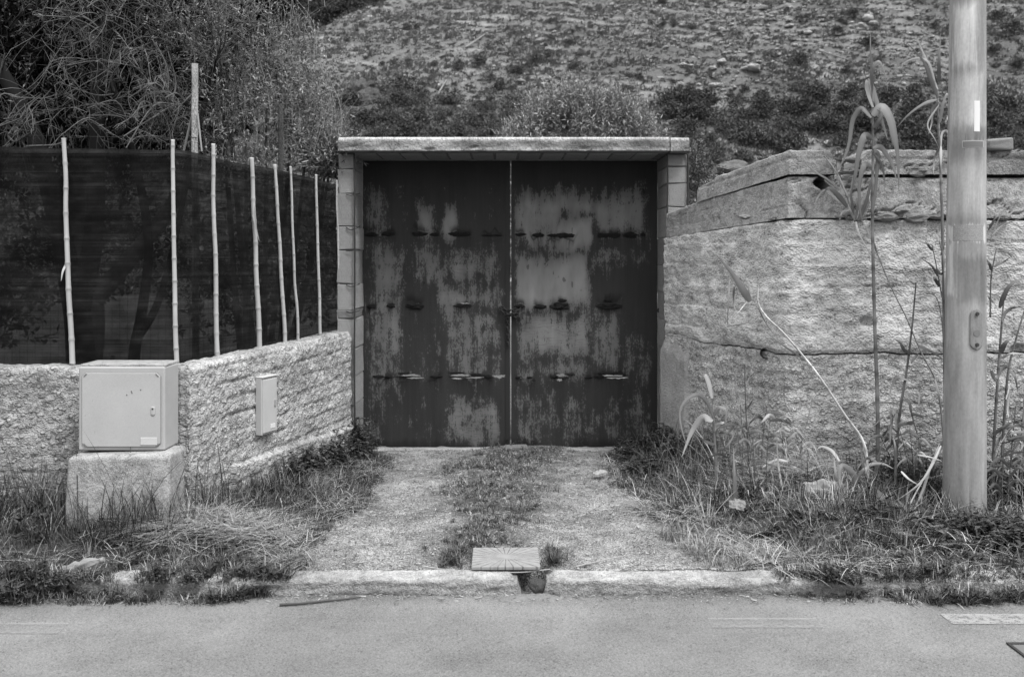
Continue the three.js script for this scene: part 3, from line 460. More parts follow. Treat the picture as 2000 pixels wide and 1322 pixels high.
    for (const [x, y, bw, bh] of bumps) {      // lumps of rust and weld along the hidden rails
      const ge = new THREE.IcosahedronGeometry(1, 3), Q = ge.attributes.position, [bx, by] = px2(x, y), r = 1 / F * GD / 2, k = rnd() * 90;
      for (let i = 0; i < Q.count; i++) { const a = V().fromBufferAttribute(Q, i), m = 1 + 1.3 * fbm(a.x * 2.2 + k, a.y * 2.2, a.z * 2.2, 3); Q.setXYZ(i, bx + a.x * m * bw * r * 1.1, by + a.y * m * bh * r * 0.85, 0.004 + a.z * m * (0.005 + 0.0014 * bh)); }
      ge.computeVertexNormals(); obj('rust_lump', ge, M.rust, L);
    }
    const strip = new MB(); if (q === 0) { strip.box(px2(991, 0)[0], (yb + Y1) / 2 + 0.03, 0.0075, 0.034, Y1 - yb - 0.09, 0.006, 0.02); obj('cover_strip', strip.geo(true), M.gloss, L); }
    for (const py of [606]) { const hm = new MB(), s = q ? 1 : -1, [hx, hy] = px2(q ? 1286 : 706, py); hm.tube([V(hx, hy - 0.02, 0.02), V(hx, hy + 0.02, 0.02)], 0.012, 10, 0.02); hm.box(hx + s * 0.014, hy, 0.012, 0.06, 0.014, 0.014, 0.02); obj('hinge', hm.geo(true), M.leaf, L); }
  });
}
{ // chain and padlock where the leaves meet
  const c = thing('chain', 'rusty chain looped through the gate where its two leaves meet', 'chain', at(998, 612, GD - 0.03));
  const links = [], hang = (pts, n) => { const q = curve(pts.map(([x, y, d = 8.9]) => at(x, y, d)), n); for (let i = 0; i < n; i++) links.push([q[i].clone().lerp(q[i + 1], 0.5), q[i + 1].clone().sub(q[i]), i]); };
  hang([[976, 601, 8.92], [984, 611, 8.89], [997, 615, 8.88], [1008, 611, 8.89], [1016, 602, 8.92]], 8); hang([[980, 600, 8.91], [992, 606, 8.88], [1008, 604, 8.9]], 5);
  hang([[994, 614, 8.89], [991, 628, 8.9], [992, 652, 8.91], [993, 676, 8.91]], 10); hang([[999, 614, 8.89], [1008, 621, 8.9], [1019, 619, 8.91]], 4);
  const lg = new THREE.TorusGeometry(0.016, 0.0048, 6, 12); lg.scale(1.35, 0.85, 1);
  for (const [p, d, i] of links) { const m = new THREE.Mesh(lg, M.iron); m.name = 'link'; m.castShadow = m.receiveShadow = true; m.position.copy(p).sub(c.position); m.quaternion.setFromUnitVectors(V(1, 0, 0), d.normalize()); m.rotateX(i % 2 ? 1.45 : 0.2); c.add(m); }
  const p0 = at(1031, 622, 8.9), k = thing('padlock', 'small padlock hanging beside the chain on the right gate leaf', 'padlock', p0);
  const b = new RoundedBoxGeometry(0.03, 0.062, 0.02, 3, 0.006); const bm = obj('body', b, mat(0.07, 0.5, { metalness: 0.4 }), k); bm.position.set(0, -0.012, 0);
  const s = new THREE.TorusGeometry(0.012, 0.0035, 8, 16, Math.PI); const sm = obj('shackle', s, M.iron, k); sm.position.set(0, 0.02, 0);
}
// ---------- kerb, slab, drain ----------
const mKerb = M.rough;
function kerb(x0, x1, yTop, label, k, seedEnd) {
  const prof = []; for (let i = 0; i <= 6; i++) prof.push([0, i / 6 * 0.65]); for (let i = 1; i <= 6; i++) { const a = i / 6 * Math.PI / 2; prof.push([0.04 * (1 - Math.cos(a)), 0.65 + 0.35 * Math.sin(a)]); } for (let i = 1; i <= 6; i++) prof.push([0.04 + 0.12 * i / 6, 1]); prof.push([0.16, -0.5]);
  const n = Math.round((x1 - x0) / 0.016), o = sheet(n + 6, prof.length - 1, (i, j) => {
    let x = lerp(x0, x1, clamp((i - 3) / n)); const e = Math.min(i, n + 6 - i), q = e < 3 ? 1 - e / 3 : 0; let [b, h] = prof[j];
    const er = q > 0 ? Math.sqrt(1 - q * q) : 1; x += (i < 3 ? -1 : 1) * (q > 0 ? 0.045 * (1 - Math.sqrt(1 - (1 - q) ** 2)) - 0.045 : 0) * 0; const de = Math.min(x - x0, x1 - x), t2 = ss(0.1, 0, de) ** 2; h *= lerp(0.75, 1, er) * (h > 0 ? 1 - 0.3 * t2 : 1); b = lerp(0.08, b, Math.max(0.02, er)) + 0.035 * t2 * (1 - b / 0.16); if (q === 0 || h > 0) x += (x - x0 < x1 - x ? 1 : -1) * 0.03 * t2 * Math.max(0, h);
    const m = 0.019 * fbm(x * 4 + k, h * 2, b * 20, 4) + 0.005 * ns(x * 30, h * 6, b * 60);
    return [x, yTop * h + (j > 6 ? m : 0), KERB_F - b + (j <= 12 ? m * 1.2 : 0), 0.3 * (1 + 0.7 * fbm(x * 3, h * 2, 4, 4)) * (0.72 + 0.3 * ss(0.5, 1, h)), x, b + h * 0.1];
  });
  return tag(obj('kerb_stone', o, mKerb), label, 'kerb');
}
kerb(-2.2, 0.048, 0.088, 'worn concrete kerb at the drive entrance, ending left of the drain gap', 1);
kerb(-6, -2.21, 0.07, 'overgrown kerb at the left edge, hidden by weeds along the road', 15);
kerb(0.165, 6, 0.088, 'worn concrete kerb starting right of the drain gap and vanishing under weeds', 9);
{
  reseed(3);
  const g = chipped(0.085, 0.075, 0.1, 0.036, 3, 0.035), s = obj('broken_stone', g, mat(0.13, 0.95, { map: rep(T.rough, 3), bumpMap: rep(T.roughH, 4), bumpScale: 0.012 })); s.position.set(0.138, 0.022, KERB_F - 0.085); s.rotation.set(0.3, 0.5, -0.55);
  tag(s, 'broken chunk of concrete wedged in the drain gap between the kerbs', 'stone');
  const lip = sheet(30, 10, (i, j) => { const u = i / 30 * 2 - 1, v = j / 10; return [0.11 + u * 0.17, 0.002 + 0.022 * (1 - u * u) * Math.sin(Math.PI * Math.min(1, v * 1.1)) * (1 + 0.6 * ns(u * 4, v * 4)), KERB_F + 0.1 - v * 0.12, 0.3, u, v]; });
  kind(obj('concrete_lip', lip, M.conc), 'structure');
  // square concrete tile with radiating grooves
  const o = thing('concrete_tile', 'square pale paving tile with grooves radiating from its middle, laid over the drain', 'paving tile', V(-0.035, 0.1, KERB_F - 0.29));
  const rays = tex(512, (u, v) => { const x = u - 0.5, y = v - 0.5, a = Math.atan2(y, x), r = Math.hypot(x, y), q = Math.abs(Math.sin(a * 14 + 0.7 * Math.sin(a * 3) + 0.8 * tn(u, v, 4, 81))); return 0.84 - 0.55 * ss(0.35, 0.0, q) * ss(0.06, 0.2, r) * (0.25 + 0.9 * tn(u, v, 9, 82)) + 0.35 * (tf(u, v, 12, 4, 83) - 0.5); });
  rays.wrapS = rays.wrapT = THREE.ClampToEdgeWrapping;
  const w = 0.372, d = 0.34, g2 = new RoundedBoxGeometry(w, 0.02, d, 4, 0.005), U = g2.attributes.uv, P = g2.attributes.position;
  for (let i = 0; i < P.count; i++) U.setXY(i, P.getX(i) / w + 0.5, P.getZ(i) / d + 0.5);
  const m = obj('slab', g2, mat(0.23, 0.9, { map: rays, bumpMap: rays, bumpScale: 0.008 }), o); m.position.set(0, 0.011, 0); m.rotation.y = 0.01; m.rotation.x = 0.02;
  const st = new MB(); st.tube(curve([at(825, 1105, 5.44), at(870, 1112, 5.40), at(950, 1116, 5.372), at(1020, 1117, 5.366), at(1075, 1111, 5.39)], 24), (f) => 0.0045 * (1 - 0.4 * f), 7, 0.26);
  tag(obj('dry_cane', st.geo(), M.leaf), 'thin pale dry cane lying along the kerb under the grooved paving tile', 'cane');
  const s2 = new MB(); s2.tube(curve([at(1125, 1106, 5.43), at(1160, 1098, 5.5), at(1195, 1090, 5.56), at(1235, 1083, 5.62)], 16), (f) => 0.005 * (1 - 0.5 * f), 7, 0.22);
  tag(obj('dry_cane', s2.geo(), M.leaf), 'pale dry cane lying on the drive to the right of the paving tile', 'cane');
  const tw = new MB(); tw.tube(curve([at(546, 1183, 5.07), at(590, 1180, 5.09), at(640, 1175, 5.13), at(680, 1171, 5.16), at(705, 1167, 5.19)].map((p) => (p.y = 0.012, p)), 20), (f) => 0.007 - 0.004 * f, 6, 0.05);
  tag(obj('twig', tw.geo(), M.leaf), 'dark twig lying on the road at the foot of the kerb', 'twig');
  const st3 = obj('flat_stone', chipped(0.21, 0.05, 0.1, 0.02, 8, 0.02), mat(0.3, 0.95, { map: rep(T.rough, 3), bumpMap: rep(T.roughH, 4), bumpScale: 0.01 })); st3.position.set(0.035, 0.115, 0.12); tag(st3, 'small flat stone at the foot of the gate below the gap', 'stone');
  const sill = sheet(120, 6, (i, j) => { const x = lerp(-1.34, 1.32, i / 120), v = j / 6; return [x, j === 0 ? 0.03 : 0.098 + 0.006 * fbm(x * 5, v, 2, 3), 0.13 - 0.28 * v + (j ? 0.02 * ns(x * 3, 1) : 0.01), 0.27 * (1 + 0.4 * fbm(x * 4, v * 2, 3, 3)), x, v * 0.3]; });
  kind(obj('gate_sill', sill, M.conc), 'structure');
}
{ // drain cover at the lower right corner
  const z = GD - EYE * F / (1285 - HOR), o = thing('drain_cover', 'square drain cover set in the road at the bottom right corner', 'drain cover', V(2.55, 0.004, z));
  const f = new MB(); for (const [x, zz, a, b] of [[0, -0.16, 0.55, 0.022], [0, 0.2, 0.55, 0.014], [-0.27, 0.02, 0.012, 0.34], [0.27, 0.02, 0.012, 0.34]]) f.box(2.55 + x, 0.003, z + zz, a, 0.008, b, 0.03);
  obj('frame', f.geo(true), M.leaf, o); const p = new MB(); p.box(2.55, 0.002, z + 0.02, 0.52, 0.006, 0.33, 0.105); obj('lid', p.geo(true), M.leaf, o);
}
// ---------- utility pole ----------
{
  const d = 6.3, base = at(1885, 1020, d), k = d / F, o = thing('utility_pole', 'pale grey round utility pole with scuffed paint, at the right of the drive', 'pole', V(base.x, 0.09, base.z));
  const cx = (y) => base.x - 0.006 + 0.007 * (y - 0.1) , rad = (y) => (40.2 - 7.4 * (y - 0.1) / 3.3) * k;
  const n = 1024, dd = new Uint8Array(n * n * 4), YT = 3.6;
  for (let j = 0; j < n; j++) for (let i = 0; i < n; i++) {
    const a = i / n, y = j / n * YT, py = HOR - (y - EYE) * F / d, px = 1885 + (a - 0.25) * -0 + Math.sin((a - 0.0) * 2 * Math.PI) * 0, side = (a - 0.182) * 2;  // side: -0.5..0.5 across the visible half
    let g = 0.205 * (1 + 0.75 * fbm(a * 9, y * 1.8, 4, 5) + 0.16 * fbm(a * 60, y * 1.6, 6, 3) + 0.35 * Math.abs(fbm(a * 18, y * 3.4, 26, 4)) + 0.2 * fbm(a * 60, y * 50, 2, 2));
    const patch = (x0, x1, y0, y1, s, soft = 4) => { const q = Math.min((side - x0) * 90, (x1 - side) * 90, py - y0, y1 - py) + 16 * fbm(a * 40, y * 4, 12, 4) + 8 * fbm(a * 140, y * 3, 17, 2); return 2.1 * s * ss(-soft, soft, q); };
    g *= 1 + patch(-0.25, 0.12, 20, 130, 0.42, 14) + patch(-0.5, 0.3, 150, 250, 0.3, 16) + patch(-0.35, 0.36, 442, 472, 0.32, 2) - patch(-0.35, 0.4, 424, 442, 0.08, 14) - patch(0.0, 0.45, 250, 278, 0.15, 4) + patch(-0.36, -0.2, 475, 575, 0.35, 7) - patch(-0.1, 0.45, 505, 590, 0.16, 10) - patch(-0.3, 0.36, 283, 320, 0.1, 14) + patch(-0.4, 0.3, 320, 420, 0.16, 22);
    if (ns(a * 200, y * 9, 5) > 0.55) g *= 1.18; if (ns(a * 160, y * 14, 15) > 0.62) g *= 0.8; if (py > 930) g *= 1 - 0.12 * ss(930, 1010, py);
    const v = Math.round(255 * clamp(g)), q = (j * n + i) * 4; dd[q] = dd[q + 1] = dd[q + 2] = v; dd[q + 3] = 255;
  }
  const t = new THREE.DataTexture(dd, n, n, THREE.RGBAFormat); t.wrapS = THREE.RepeatWrapping; t.wrapT = THREE.MirroredRepeatWrapping; t.magFilter = THREE.LinearFilter; t.needsUpdate = true;
  const shaft = sheet(64, 60, (i, j) => { const a = i / 64, y = -0.1 + j / 60 * 8.4, r = rad(y), th = a * 2 * Math.PI; return [cx(y) - Math.cos(th) * r, y, base.z + Math.sin(th) * r, 1, a, y / YT]; });
  obj('shaft', shaft, mat(1, 0.72, { map: t, bumpMap: rep(T.conc, 3, 4), bumpScale: 0.0015 }), o);
  // pieces bent round the shaft: s is the sideways place in half widths, w and h in metres
  const bent = (pxl, pxr, pya, pyb, off, round, m, name, par, g = 1) => {
    const ya = EYE - (pya - HOR) * k, yb = EYE - (pyb - HOR) * k, ym = (ya + yb) / 2, toA = (px) => { let lo = -1.9, hi = 1.1; for (let q = 0; q < 40; q++) { const a = (lo + hi) / 2; if ((cx(ym) + Math.sin(a) * rad(ym)) / (d - Math.cos(a) * rad(ym)) * F + 1000 < px) lo = a; else hi = a; } return lo; }, A = toA(pxl), B = toA(pxr), nu = 12, nv = 40;
    const made = obj(name, sheet(nu + 2, nv + 2, (i, j) => {
      const u = clamp((i - 1) / nu), v = clamp((j - 1) / nv), rim = i === 0 || j === 0 || i === nu + 2 || j === nv + 2; let y = lerp(yb, ya, v), c = 1;
      if (round) { const hw = (B - A) * rad(ym) / 2, e = Math.min(y - yb, ya - y); if (e < hw) c = Math.sqrt(Math.max(0, 1 - (1 - e / hw) ** 2)); }
      const a = lerp((A + B) / 2, lerp(A, B, u), c), r = rad(y) + (rim ? 0.0002 : off) * 1, bev = round && !rim ? -0.002 * Math.max(0, Math.abs(u - 0.5) * 2 - 0.7) / 0.3 : 0;
      return [cx(y) + Math.sin(a) * (r + bev), y, base.z + Math.cos(a) * (r + bev), g, u, v];
    }), m, par || o); made.userData.mid = (A + B) / 2; return made;
  };
  const plate = bent(1894, 1917, 602, 679, 0.009, true, mat(0.21, 0.5, { map: rep(T.conc, 1) }), 'access_plate');
  const pa = plate.userData.mid; for (const py of [611, 670]) { const y = EYE - (py - HOR) * k, g = new THREE.CylinderGeometry(0.0105, 0.012, 0.014, 12); g.rotateX(Math.PI / 2); g.translate(0, 0, rad(y) + 0.012); g.rotateY(pa); g.translate(cx(y), y, base.z); obj('bolt', g, mat(0.06, 0.4, { metalness: 0.6 }), plate); }
  { const y = EYE - (648 - HOR) * k, g = new THREE.CylinderGeometry(0.021, 0.021, 0.003, 20); g.rotateX(Math.PI / 2); g.translate(0, 0, rad(y) + 0.0095); g.rotateY(pa); g.translate(cx(y), y, base.z); obj('seal', g, mat(0.13, 0.6), plate); }
  bent(1902.5, 1913.5, 203, 262, 0.0012, false, mat(0.55, 0.6), 'white_sticker');
  bent(1879, 1921, 279, 292.5, 0.001, false, mat(0.28, 0.6), 'label_border'); bent(1880.5, 1919.5, 280.5, 291, 0.002, false, mat(0.12, 0.6), 'name_tape');
  bent(1861, 1920, 441, 471.5, 0.0009, false, mat(0.27, 0.8, { map: rep(T.rough, 1.5) }), 'paper_remnant');
}
// ---------- cabinet and meter box ----------
const mCab = mat(0.33, 0.75, { map: rep(T.plain, 1.2), bumpMap: rep(T.plain, 3), bumpScale: 0.001 });
function boxUV(g, s = 1) { const P = g.attributes.position, N = g.attributes.normal, U = g.attributes.uv; for (let i = 0; i < P.count; i++) { const ax = Math.abs(N.getX(i)), ay = Math.abs(N.getY(i)); U.setXY(i, (ax > 0.7 ? P.getZ(i) : P.getX(i)) * s, (ay > 0.7 ? P.getZ(i) : P.getY(i)) * s); } return g; }
{
  const d = 6.0, A = at(153, 716, d), B = at(322, 880, d), o = thing('service_cabinet', 'square grey utility cabinet with a flat door on a concrete plinth by the low wall', 'utility cabinet', V((A.x + B.x) / 2, 0.1, A.z));
  const w = B.x - A.x, h = A.y - B.y, cx = (A.x + B.x) / 2, cy = (A.y + B.y) / 2;
  const body = obj('body', boxUV(chipped(w, h, 0.25, 0.012, 4, 0.003)), mCab, o); body.position.add(V(cx, cy, A.z - 0.125));
  const C = at(162, 729, d), D = at(313, 871, d), dw = D.x - C.x, dh = C.y - D.y, dx = (C.x + D.x) / 2, dy = (C.y + D.y) / 2;
  const ch = (w2, h2, c) => { const s = new THREE.Shape(), x = w2 / 2, y = h2 / 2; s.moveTo(-x + c, -y); s.lineTo(x - c, -y); s.lineTo(x, -y + c); s.lineTo(x, y - c); s.lineTo(x - c, y); s.lineTo(-x + c, y); s.lineTo(-x, y - c); s.lineTo(-x, -y + c); s.closePath(); return s; };
  const seam = ch(dw + 0.012, dh + 0.012, 0.022), gs = new THREE.ExtrudeGeometry(seam, { depth: 0.004, bevelEnabled: false }); gs.translate(dx, dy, A.z - 0.002); obj('door_seam', gs, mat(0.2, 0.9), o);
  const gd = new THREE.ExtrudeGeometry(ch(dw, dh, 0.02), { depth: 0.008, bevelEnabled: true, bevelSize: 0.002, bevelThickness: 0.002, bevelSegments: 2 }); gd.translate(dx, dy, A.z); const door = obj('door', boxUV(gd), mat(0.35, 0.7, { map: rep(T.plain, 0.8), bumpMap: rep(T.plain, 3), bumpScale: 0.0008 }), o);
  const lk = at(300, 802, d), lg = new THREE.CapsuleGeometry(0.014, 0.03, 4, 14); lg.scale(1, 1, 0.35); lg.translate(lk.x, lk.y, A.z + 0.012); obj('lock', lg, mat(0.3, 0.5), door); const kh = new THREE.CylinderGeometry(0.005, 0.005, 0.004, 10); kh.rotateX(Math.PI / 2); kh.translate(lk.x, lk.y + 0.014, A.z + 0.0175); obj('keyhole', kh, M.iron, door);
  const pl = at(292, 861, d), pg = new RoundedBoxGeometry(0.1, 0.045, 0.006, 2, 0.002); pg.translate(pl.x, pl.y, A.z + 0.011); obj('blank_plate', pg, mat(0.38, 0.7), door);
  for (const [x, y, s] of [[168, 732, 1], [308, 732, -1], [168, 868, -1], [308, 868, 1]]) { const q = at(x, y, d), cg = new RoundedBoxGeometry(0.024, 0.006, 0.005, 2, 0.002); cg.rotateZ(s * 0.8); cg.translate(q.x, q.y, A.z + 0.0115); obj('corner_screw', cg, mat(0.14, 0.6), door); }
  reseed(8); for (const [x, y] of [[276, 761], [258, 764], [249, 771], [259, 767]]) { const q = at(x, y, d), dots = new MB(); dots.box(q.x, q.y, A.z + 0.0105, 0.006, 0.007, 0.002, 0.08); obj('rust_spot', dots.geo(true), M.leaf, door); }
  const E = at(120, 880, 5.9), G = at(331, 880, 5.9), pw = G.x - E.x, pt = B.y, ph = pt - 0.02, pgx = new RoundedBoxGeometry(pw, ph, 0.3, 6, 0.035), PP = pgx.attributes.position;
  for (let i = 0; i < PP.count; i++) { const a = V().fromBufferAttribute(PP, i), m = 0.02 * fbm(a.x * 5, a.y * 5, a.z * 5, 3), tl = ss(0.05, ph / 2, a.y) * ss(-0.2, -pw / 2, a.x); PP.setXYZ(i, a.x + m + tl * 0.03, a.y + 0.4 * m - (a.y > 0.1 ? 0.02 * tl : 0), a.z + m); }
  pgx.computeVertexNormals(); pgx.translate((E.x + G.x) / 2, 0.02 + ph / 2, E.z - 0.15); obj('plinth', boxUV(pgx), mat(0.31, 0.95, { map: rep(T.rough, 0.9), bumpMap: rep(T.roughH, 1.5), bumpScale: 0.008 }), o);
  const curb = new MB(); const ct = chipped(w - 0.004, 0.02, 0.26, 0.008, 7, 0.006); ct.translate(cx, A.y + 0.004, A.z - 0.14); obj('top_cap', boxUV(ct), mat(0.33, 0.95, { map: rep(T.rough, 1.5), bumpMap: rep(T.roughH, 3), bumpScale: 0.008 }), o);
}
{
  const dx = LE[0] - LC[0], dz = LE[1] - LC[1], L = Math.hypot(dx, dz), t0 = 0.345, c = V(LC[0] + dx * (t0 + 0.035) , 0, LC[1] + dz * (t0 + 0.035)), n = V(-dz / L, 0, dx / L);
  const o = thing('meter_box', 'narrow pale meter box fixed on the returning face of the low wall', 'meter box', V(c.x, 0.74, c.z)), ang = Math.atan2(n.x, n.z);
  const g = new RoundedBoxGeometry(0.2, 0.405, 0.05, 3, 0.006), m = obj('body', boxUV(g), mat(0.36, 0.6, { map: rep(T.plain, 1.4) }), o); m.position.set(n.x * 0.025, 0, n.z * 0.025); m.rotation.y = ang;
  const dr = new RoundedBoxGeometry(0.176, 0.375, 0.012, 3, 0.004), dm = obj('door', boxUV(dr), mat(0.40, 0.55, { map: rep(T.plain, 1.4) }), o); dm.position.set(n.x * 0.053, 0, n.z * 0.053); dm.rotation.y = ang;
  const lk = new THREE.CapsuleGeometry(0.012, 0.035, 4, 12); lk.scale(1, 1, 0.5); lk.translate(0.06, 0.01, 0.008); obj('lock', lk, mat(0.22, 0.5), dm); const pl = new RoundedBoxGeometry(0.06, 0.03, 0.004, 2, 0.001); pl.translate(0.03, -0.15, 0.0075); obj('blank_plate', pl, mat(0.5, 0.6), dm);
  const top = new RoundedBoxGeometry(0.204, 0.008, 0.06, 2, 0.003), tm = obj('hood', top, mat(0.4, 0.6), o); tm.position.set(n.x * 0.03, 0.206, n.z * 0.03); tm.rotation.y = ang;
}
// ---------- shade cloth fence ----------
{
  const o = thing('shade_cloth_fence', 'black shade cloth fence held by pale bamboo canes on top of the low wall', 'fence', V(LC[0] - 0.15, 1.1, LC[1] - 0.12));
  const FC = [LC[0] - 0.125, LC[1] - 0.14], FE = [-1.485, LE[1] - 0.03], A = [-7, FC[1]];
  const dS = Math.hypot(FE[0] - FC[0], FE[1] - FC[1]), s0 = FC[0] - A[0], LL = s0 + dS;
  const pos = (s) => s < s0 ? [A[0] + s, FC[1], 0, 1] : [lerp(FC[0], FE[0], (s - s0) / dS), lerp(FC[1], FE[1], (s - s0) / dS), -(FE[1] - FC[1]) / dS, (FE[0] - FC[0]) / dS];
  const top = (s) => interp([0, s0 - 1.9, s0, s0 + 0.35, s0 + 0.8, s0 + 1.4, LL], [2.515, 2.515, 2.485, 2.475, 2.46, 2.45, 2.42], s) + 0.012 * ns(s * 2.2, 5);
  const bot = (s) => interp([0, s0, LL], [1.075, 1.085, 1.185], s) + 0.012 * ns(s * 3, 2);
  const weave = (() => { const n = 512, d = new Uint8Array(n * n * 4); for (let j = 0; j < n; j++) for (let i = 0; i < n; i++) { const r = j % 4, q = hash(0, j >> 2, 3), s = tf(i / n, j / n, 6, 3, 91); const v = r === 3 ? 255 * clamp(0.52 + 0.6 * (s - 0.3) + 0.25 * (q - 0.5)) : 255; const k = (j * n + i) * 4; d[k] = d[k + 1] = d[k + 2] = v; d[k + 3] = 255; } const t = new THREE.DataTexture(d, n, n, THREE.RGBAFormat); t.wrapS = t.wrapT = THREE.RepeatWrapping; t.magFilter = THREE.LinearFilter; t.repeat.set(1.2, 1.2); t.needsUpdate = true; return t; })();
  const rows = tex(512, (u, v) => { const r = hash(1, Math.floor(v * 102), 5), q = tf(u, v, 5, 4, 95); return 0.28 + 0.5 * r * r * ss(0.3, 0.65, q) + 0.35 * (q - 0.5); });
  const nu = 360, nv = 70;
  const g = sheet(nu, nv, (i, j) => {
    const s = i / nu * LL, v = j / nv, [x, z, nx, nz] = pos(s), y = lerp(bot(s), top(s), v);
    const fold = 0.012 * ns(s * 2.5, y * 1.5, 2) + 0.010 * ns(s * 0.9 + y * 1.2, y * 9, 6) * ss(0.1, 0.35, Math.abs(v - 0.5)) + 0.012 * ns(s * 1.1, y * 7, 16) + (v > 0.965 ? 0.006 : 0);
    const tone = 0.015 * (1 + 1.8 * Math.max(0, ns(s * 7, y * 60, 3)) + 0.5 * fbm(s * 1.2, y * 2, 5, 3)) + (j === nv || j === nv - 1 ? 0.02 : 0);
    return [x + nx * fold, y, z + nz * fold, tone, s, y];
  });
  obj('cloth', g, new THREE.MeshPhysicalMaterial({ color: gray(1), roughness: 0.9, specularIntensity: 0.12, vertexColors: true, map: rep(rows, 1.2), alphaMap: weave, transparent: true, side: THREE.DoubleSide }), o);
  // wire mesh behind the cloth, a little taller
  const w = new MB(), off = 0.03; const wp = (s, y) => { const [x, z, nx, nz] = pos(s); return V(x - nx * off, y, z - nz * off); };
  for (let s = 1.5; s < LL; s += 0.05) w.tube([wp(s, 1.1), wp(s, 2.3), wp(s, interp([0, s0, LL], [2.60, 2.56, 2.52], s))], 0.0012, 3, 0.03, false);
  for (const h of [1.25, 1.5, 1.75, 2.0, 2.25, 2.45, 2.56]) w.tube([wp(1.5, h + 0.03), wp(s0 - 1, h + 0.02), wp(s0, h), wp(LL, h - 0.04)], 0.0014, 3, 0.04, false);
  obj('wire_mesh', w.geo(), M.leaf, o);
  // bamboo canes: top and bottom pixel, thickness in pixels
  const canes = [[125, 270, 141, 712, 9.5, 0], [336, 273, 344, 712, 8.5, 0], [415, 281, 425, 705, 9, 1], [491, 308, 508, 690, 9.5, 1], [538, 321, 556, 678, 7.5, 1], [566, 325, 582, 668, 5.5, 1], [617, 341, 626, 660, 6, 1], [657, 352, 663, 645, 4, 1]];
  canes.forEach(([xa, ya, xb, yb, th, ret], k) => {
    const depth = (px) => { const q = (px - 1000) / F; if (!ret) return GD - FC[1] - 0.035; const t = (FC[0] - q * (GD - FC[1])) / (q * (-(FE[1] - FC[1])) - (FE[0] - FC[0])); return GD - lerp(FC[1], FE[1], t) - 0.03; };
    const a = at(xa, ya, depth(xa)), b = at(xb, yb, depth(xb)), pts = [], n = 130; for (let i = 0; i <= n; i++) { const f = i / n; pts.push(V(lerp(b.x, a.x, f) + 0.012 * ns(f * 4, k * 3.1) , lerp(b.y, a.y, f), lerp(b.z, a.z, f))); }
    const r = th / F * depth(xa) / 2, m = new MB(), nodes = 9 + (k % 3);
    m.tube(pts, (f) => { const q = f * nodes + 0.3 * k, e = Math.abs(q - Math.round(q)); return r * (1.12 - 0.28 * f) * (1 + 0.20 * Math.exp(-((e / 0.05) ** 2))); }, 9, (f) => { const q = f * nodes + 0.3 * k, e = Math.abs(q - Math.round(q)); return (0.31 + 0.05 * ns(f * 9, k)) * (1 - 0.5 * Math.exp(-((e / 0.035) ** 2))); });
    const c = obj('bamboo_cane', m.geo(), M.gloss, o);
    if (k === 3 || k === 0) { const l = new MB(), p0 = pts[k ? 98 : 58], s = k ? 1 : -1; l.ribbon(curve([p0, p0.clone().add(V(0.02 * s, k ? -0.12 : -0.05, 0.02)), p0.clone().add(V((k ? 0.05 : 0.03) * s, k ? -0.25 : -0.11, 0.025))], 8), () => V(0.9, 0.2, 0.3), (f) => 0.016 * (1 - f) + 0.002, 0.3); obj('dry_sheath', l.geo(), M.leaf, c); }
  });
  const post = (name, px, ya, yb, d, r, g2, rot) => { const m = new MB(), a = at(px, ya, d), b = at(px + 2, yb, d), pts = []; for (let i = 0; i <= 20; i++) pts.push(V(lerp(b.x, a.x, i / 20) + 0.006 * ns(i * 0.4, px), lerp(b.y, a.y, i / 20), lerp(b.z, a.z, i / 20))); m.tube(pts, (f) => r * (1 - 0.12 * f + 0.06 * ns(f * 9, px)), 9, (f) => g2 * (1 + 0.4 * ns(f * 20, px))); return obj(name, m.geo(), mat(1.15, 0.95, { vertexColors: true, map: rep(T.wood, 1, 1.5), bumpMap: rep(T.wood, 1, 1.5), bumpScale: 0.01 }), o); };
  post('wooden_post', 380, 125, 720, 6.72, 0.024, 0.34); post('wooden_post', 548, 205, 690, 7.75, 0.022, 0.07);
  const st = new MB(); st.tube([at(358, 300, 6.75), at(376, 222, 6.74)], 0.008, 6, 0.12); st.tube([at(394, 296, 6.68), at(386, 222, 6.7)], 0.006, 6, 0.2); st.tube([at(372, 268, 6.7), at(386, 270, 6.7)], 0.003, 5, 0.05); obj('strut', st.geo(), M.leaf, o);
}
// ---------- shrubs and trees ----------
const rdir = (up = 0) => { const a = rnd() * 2 * Math.PI, y = clamp(rr(-1, 1) + up, -1, 1), r = Math.sqrt(1 - y * y); return V(r * Math.cos(a), y, r * Math.sin(a)); };
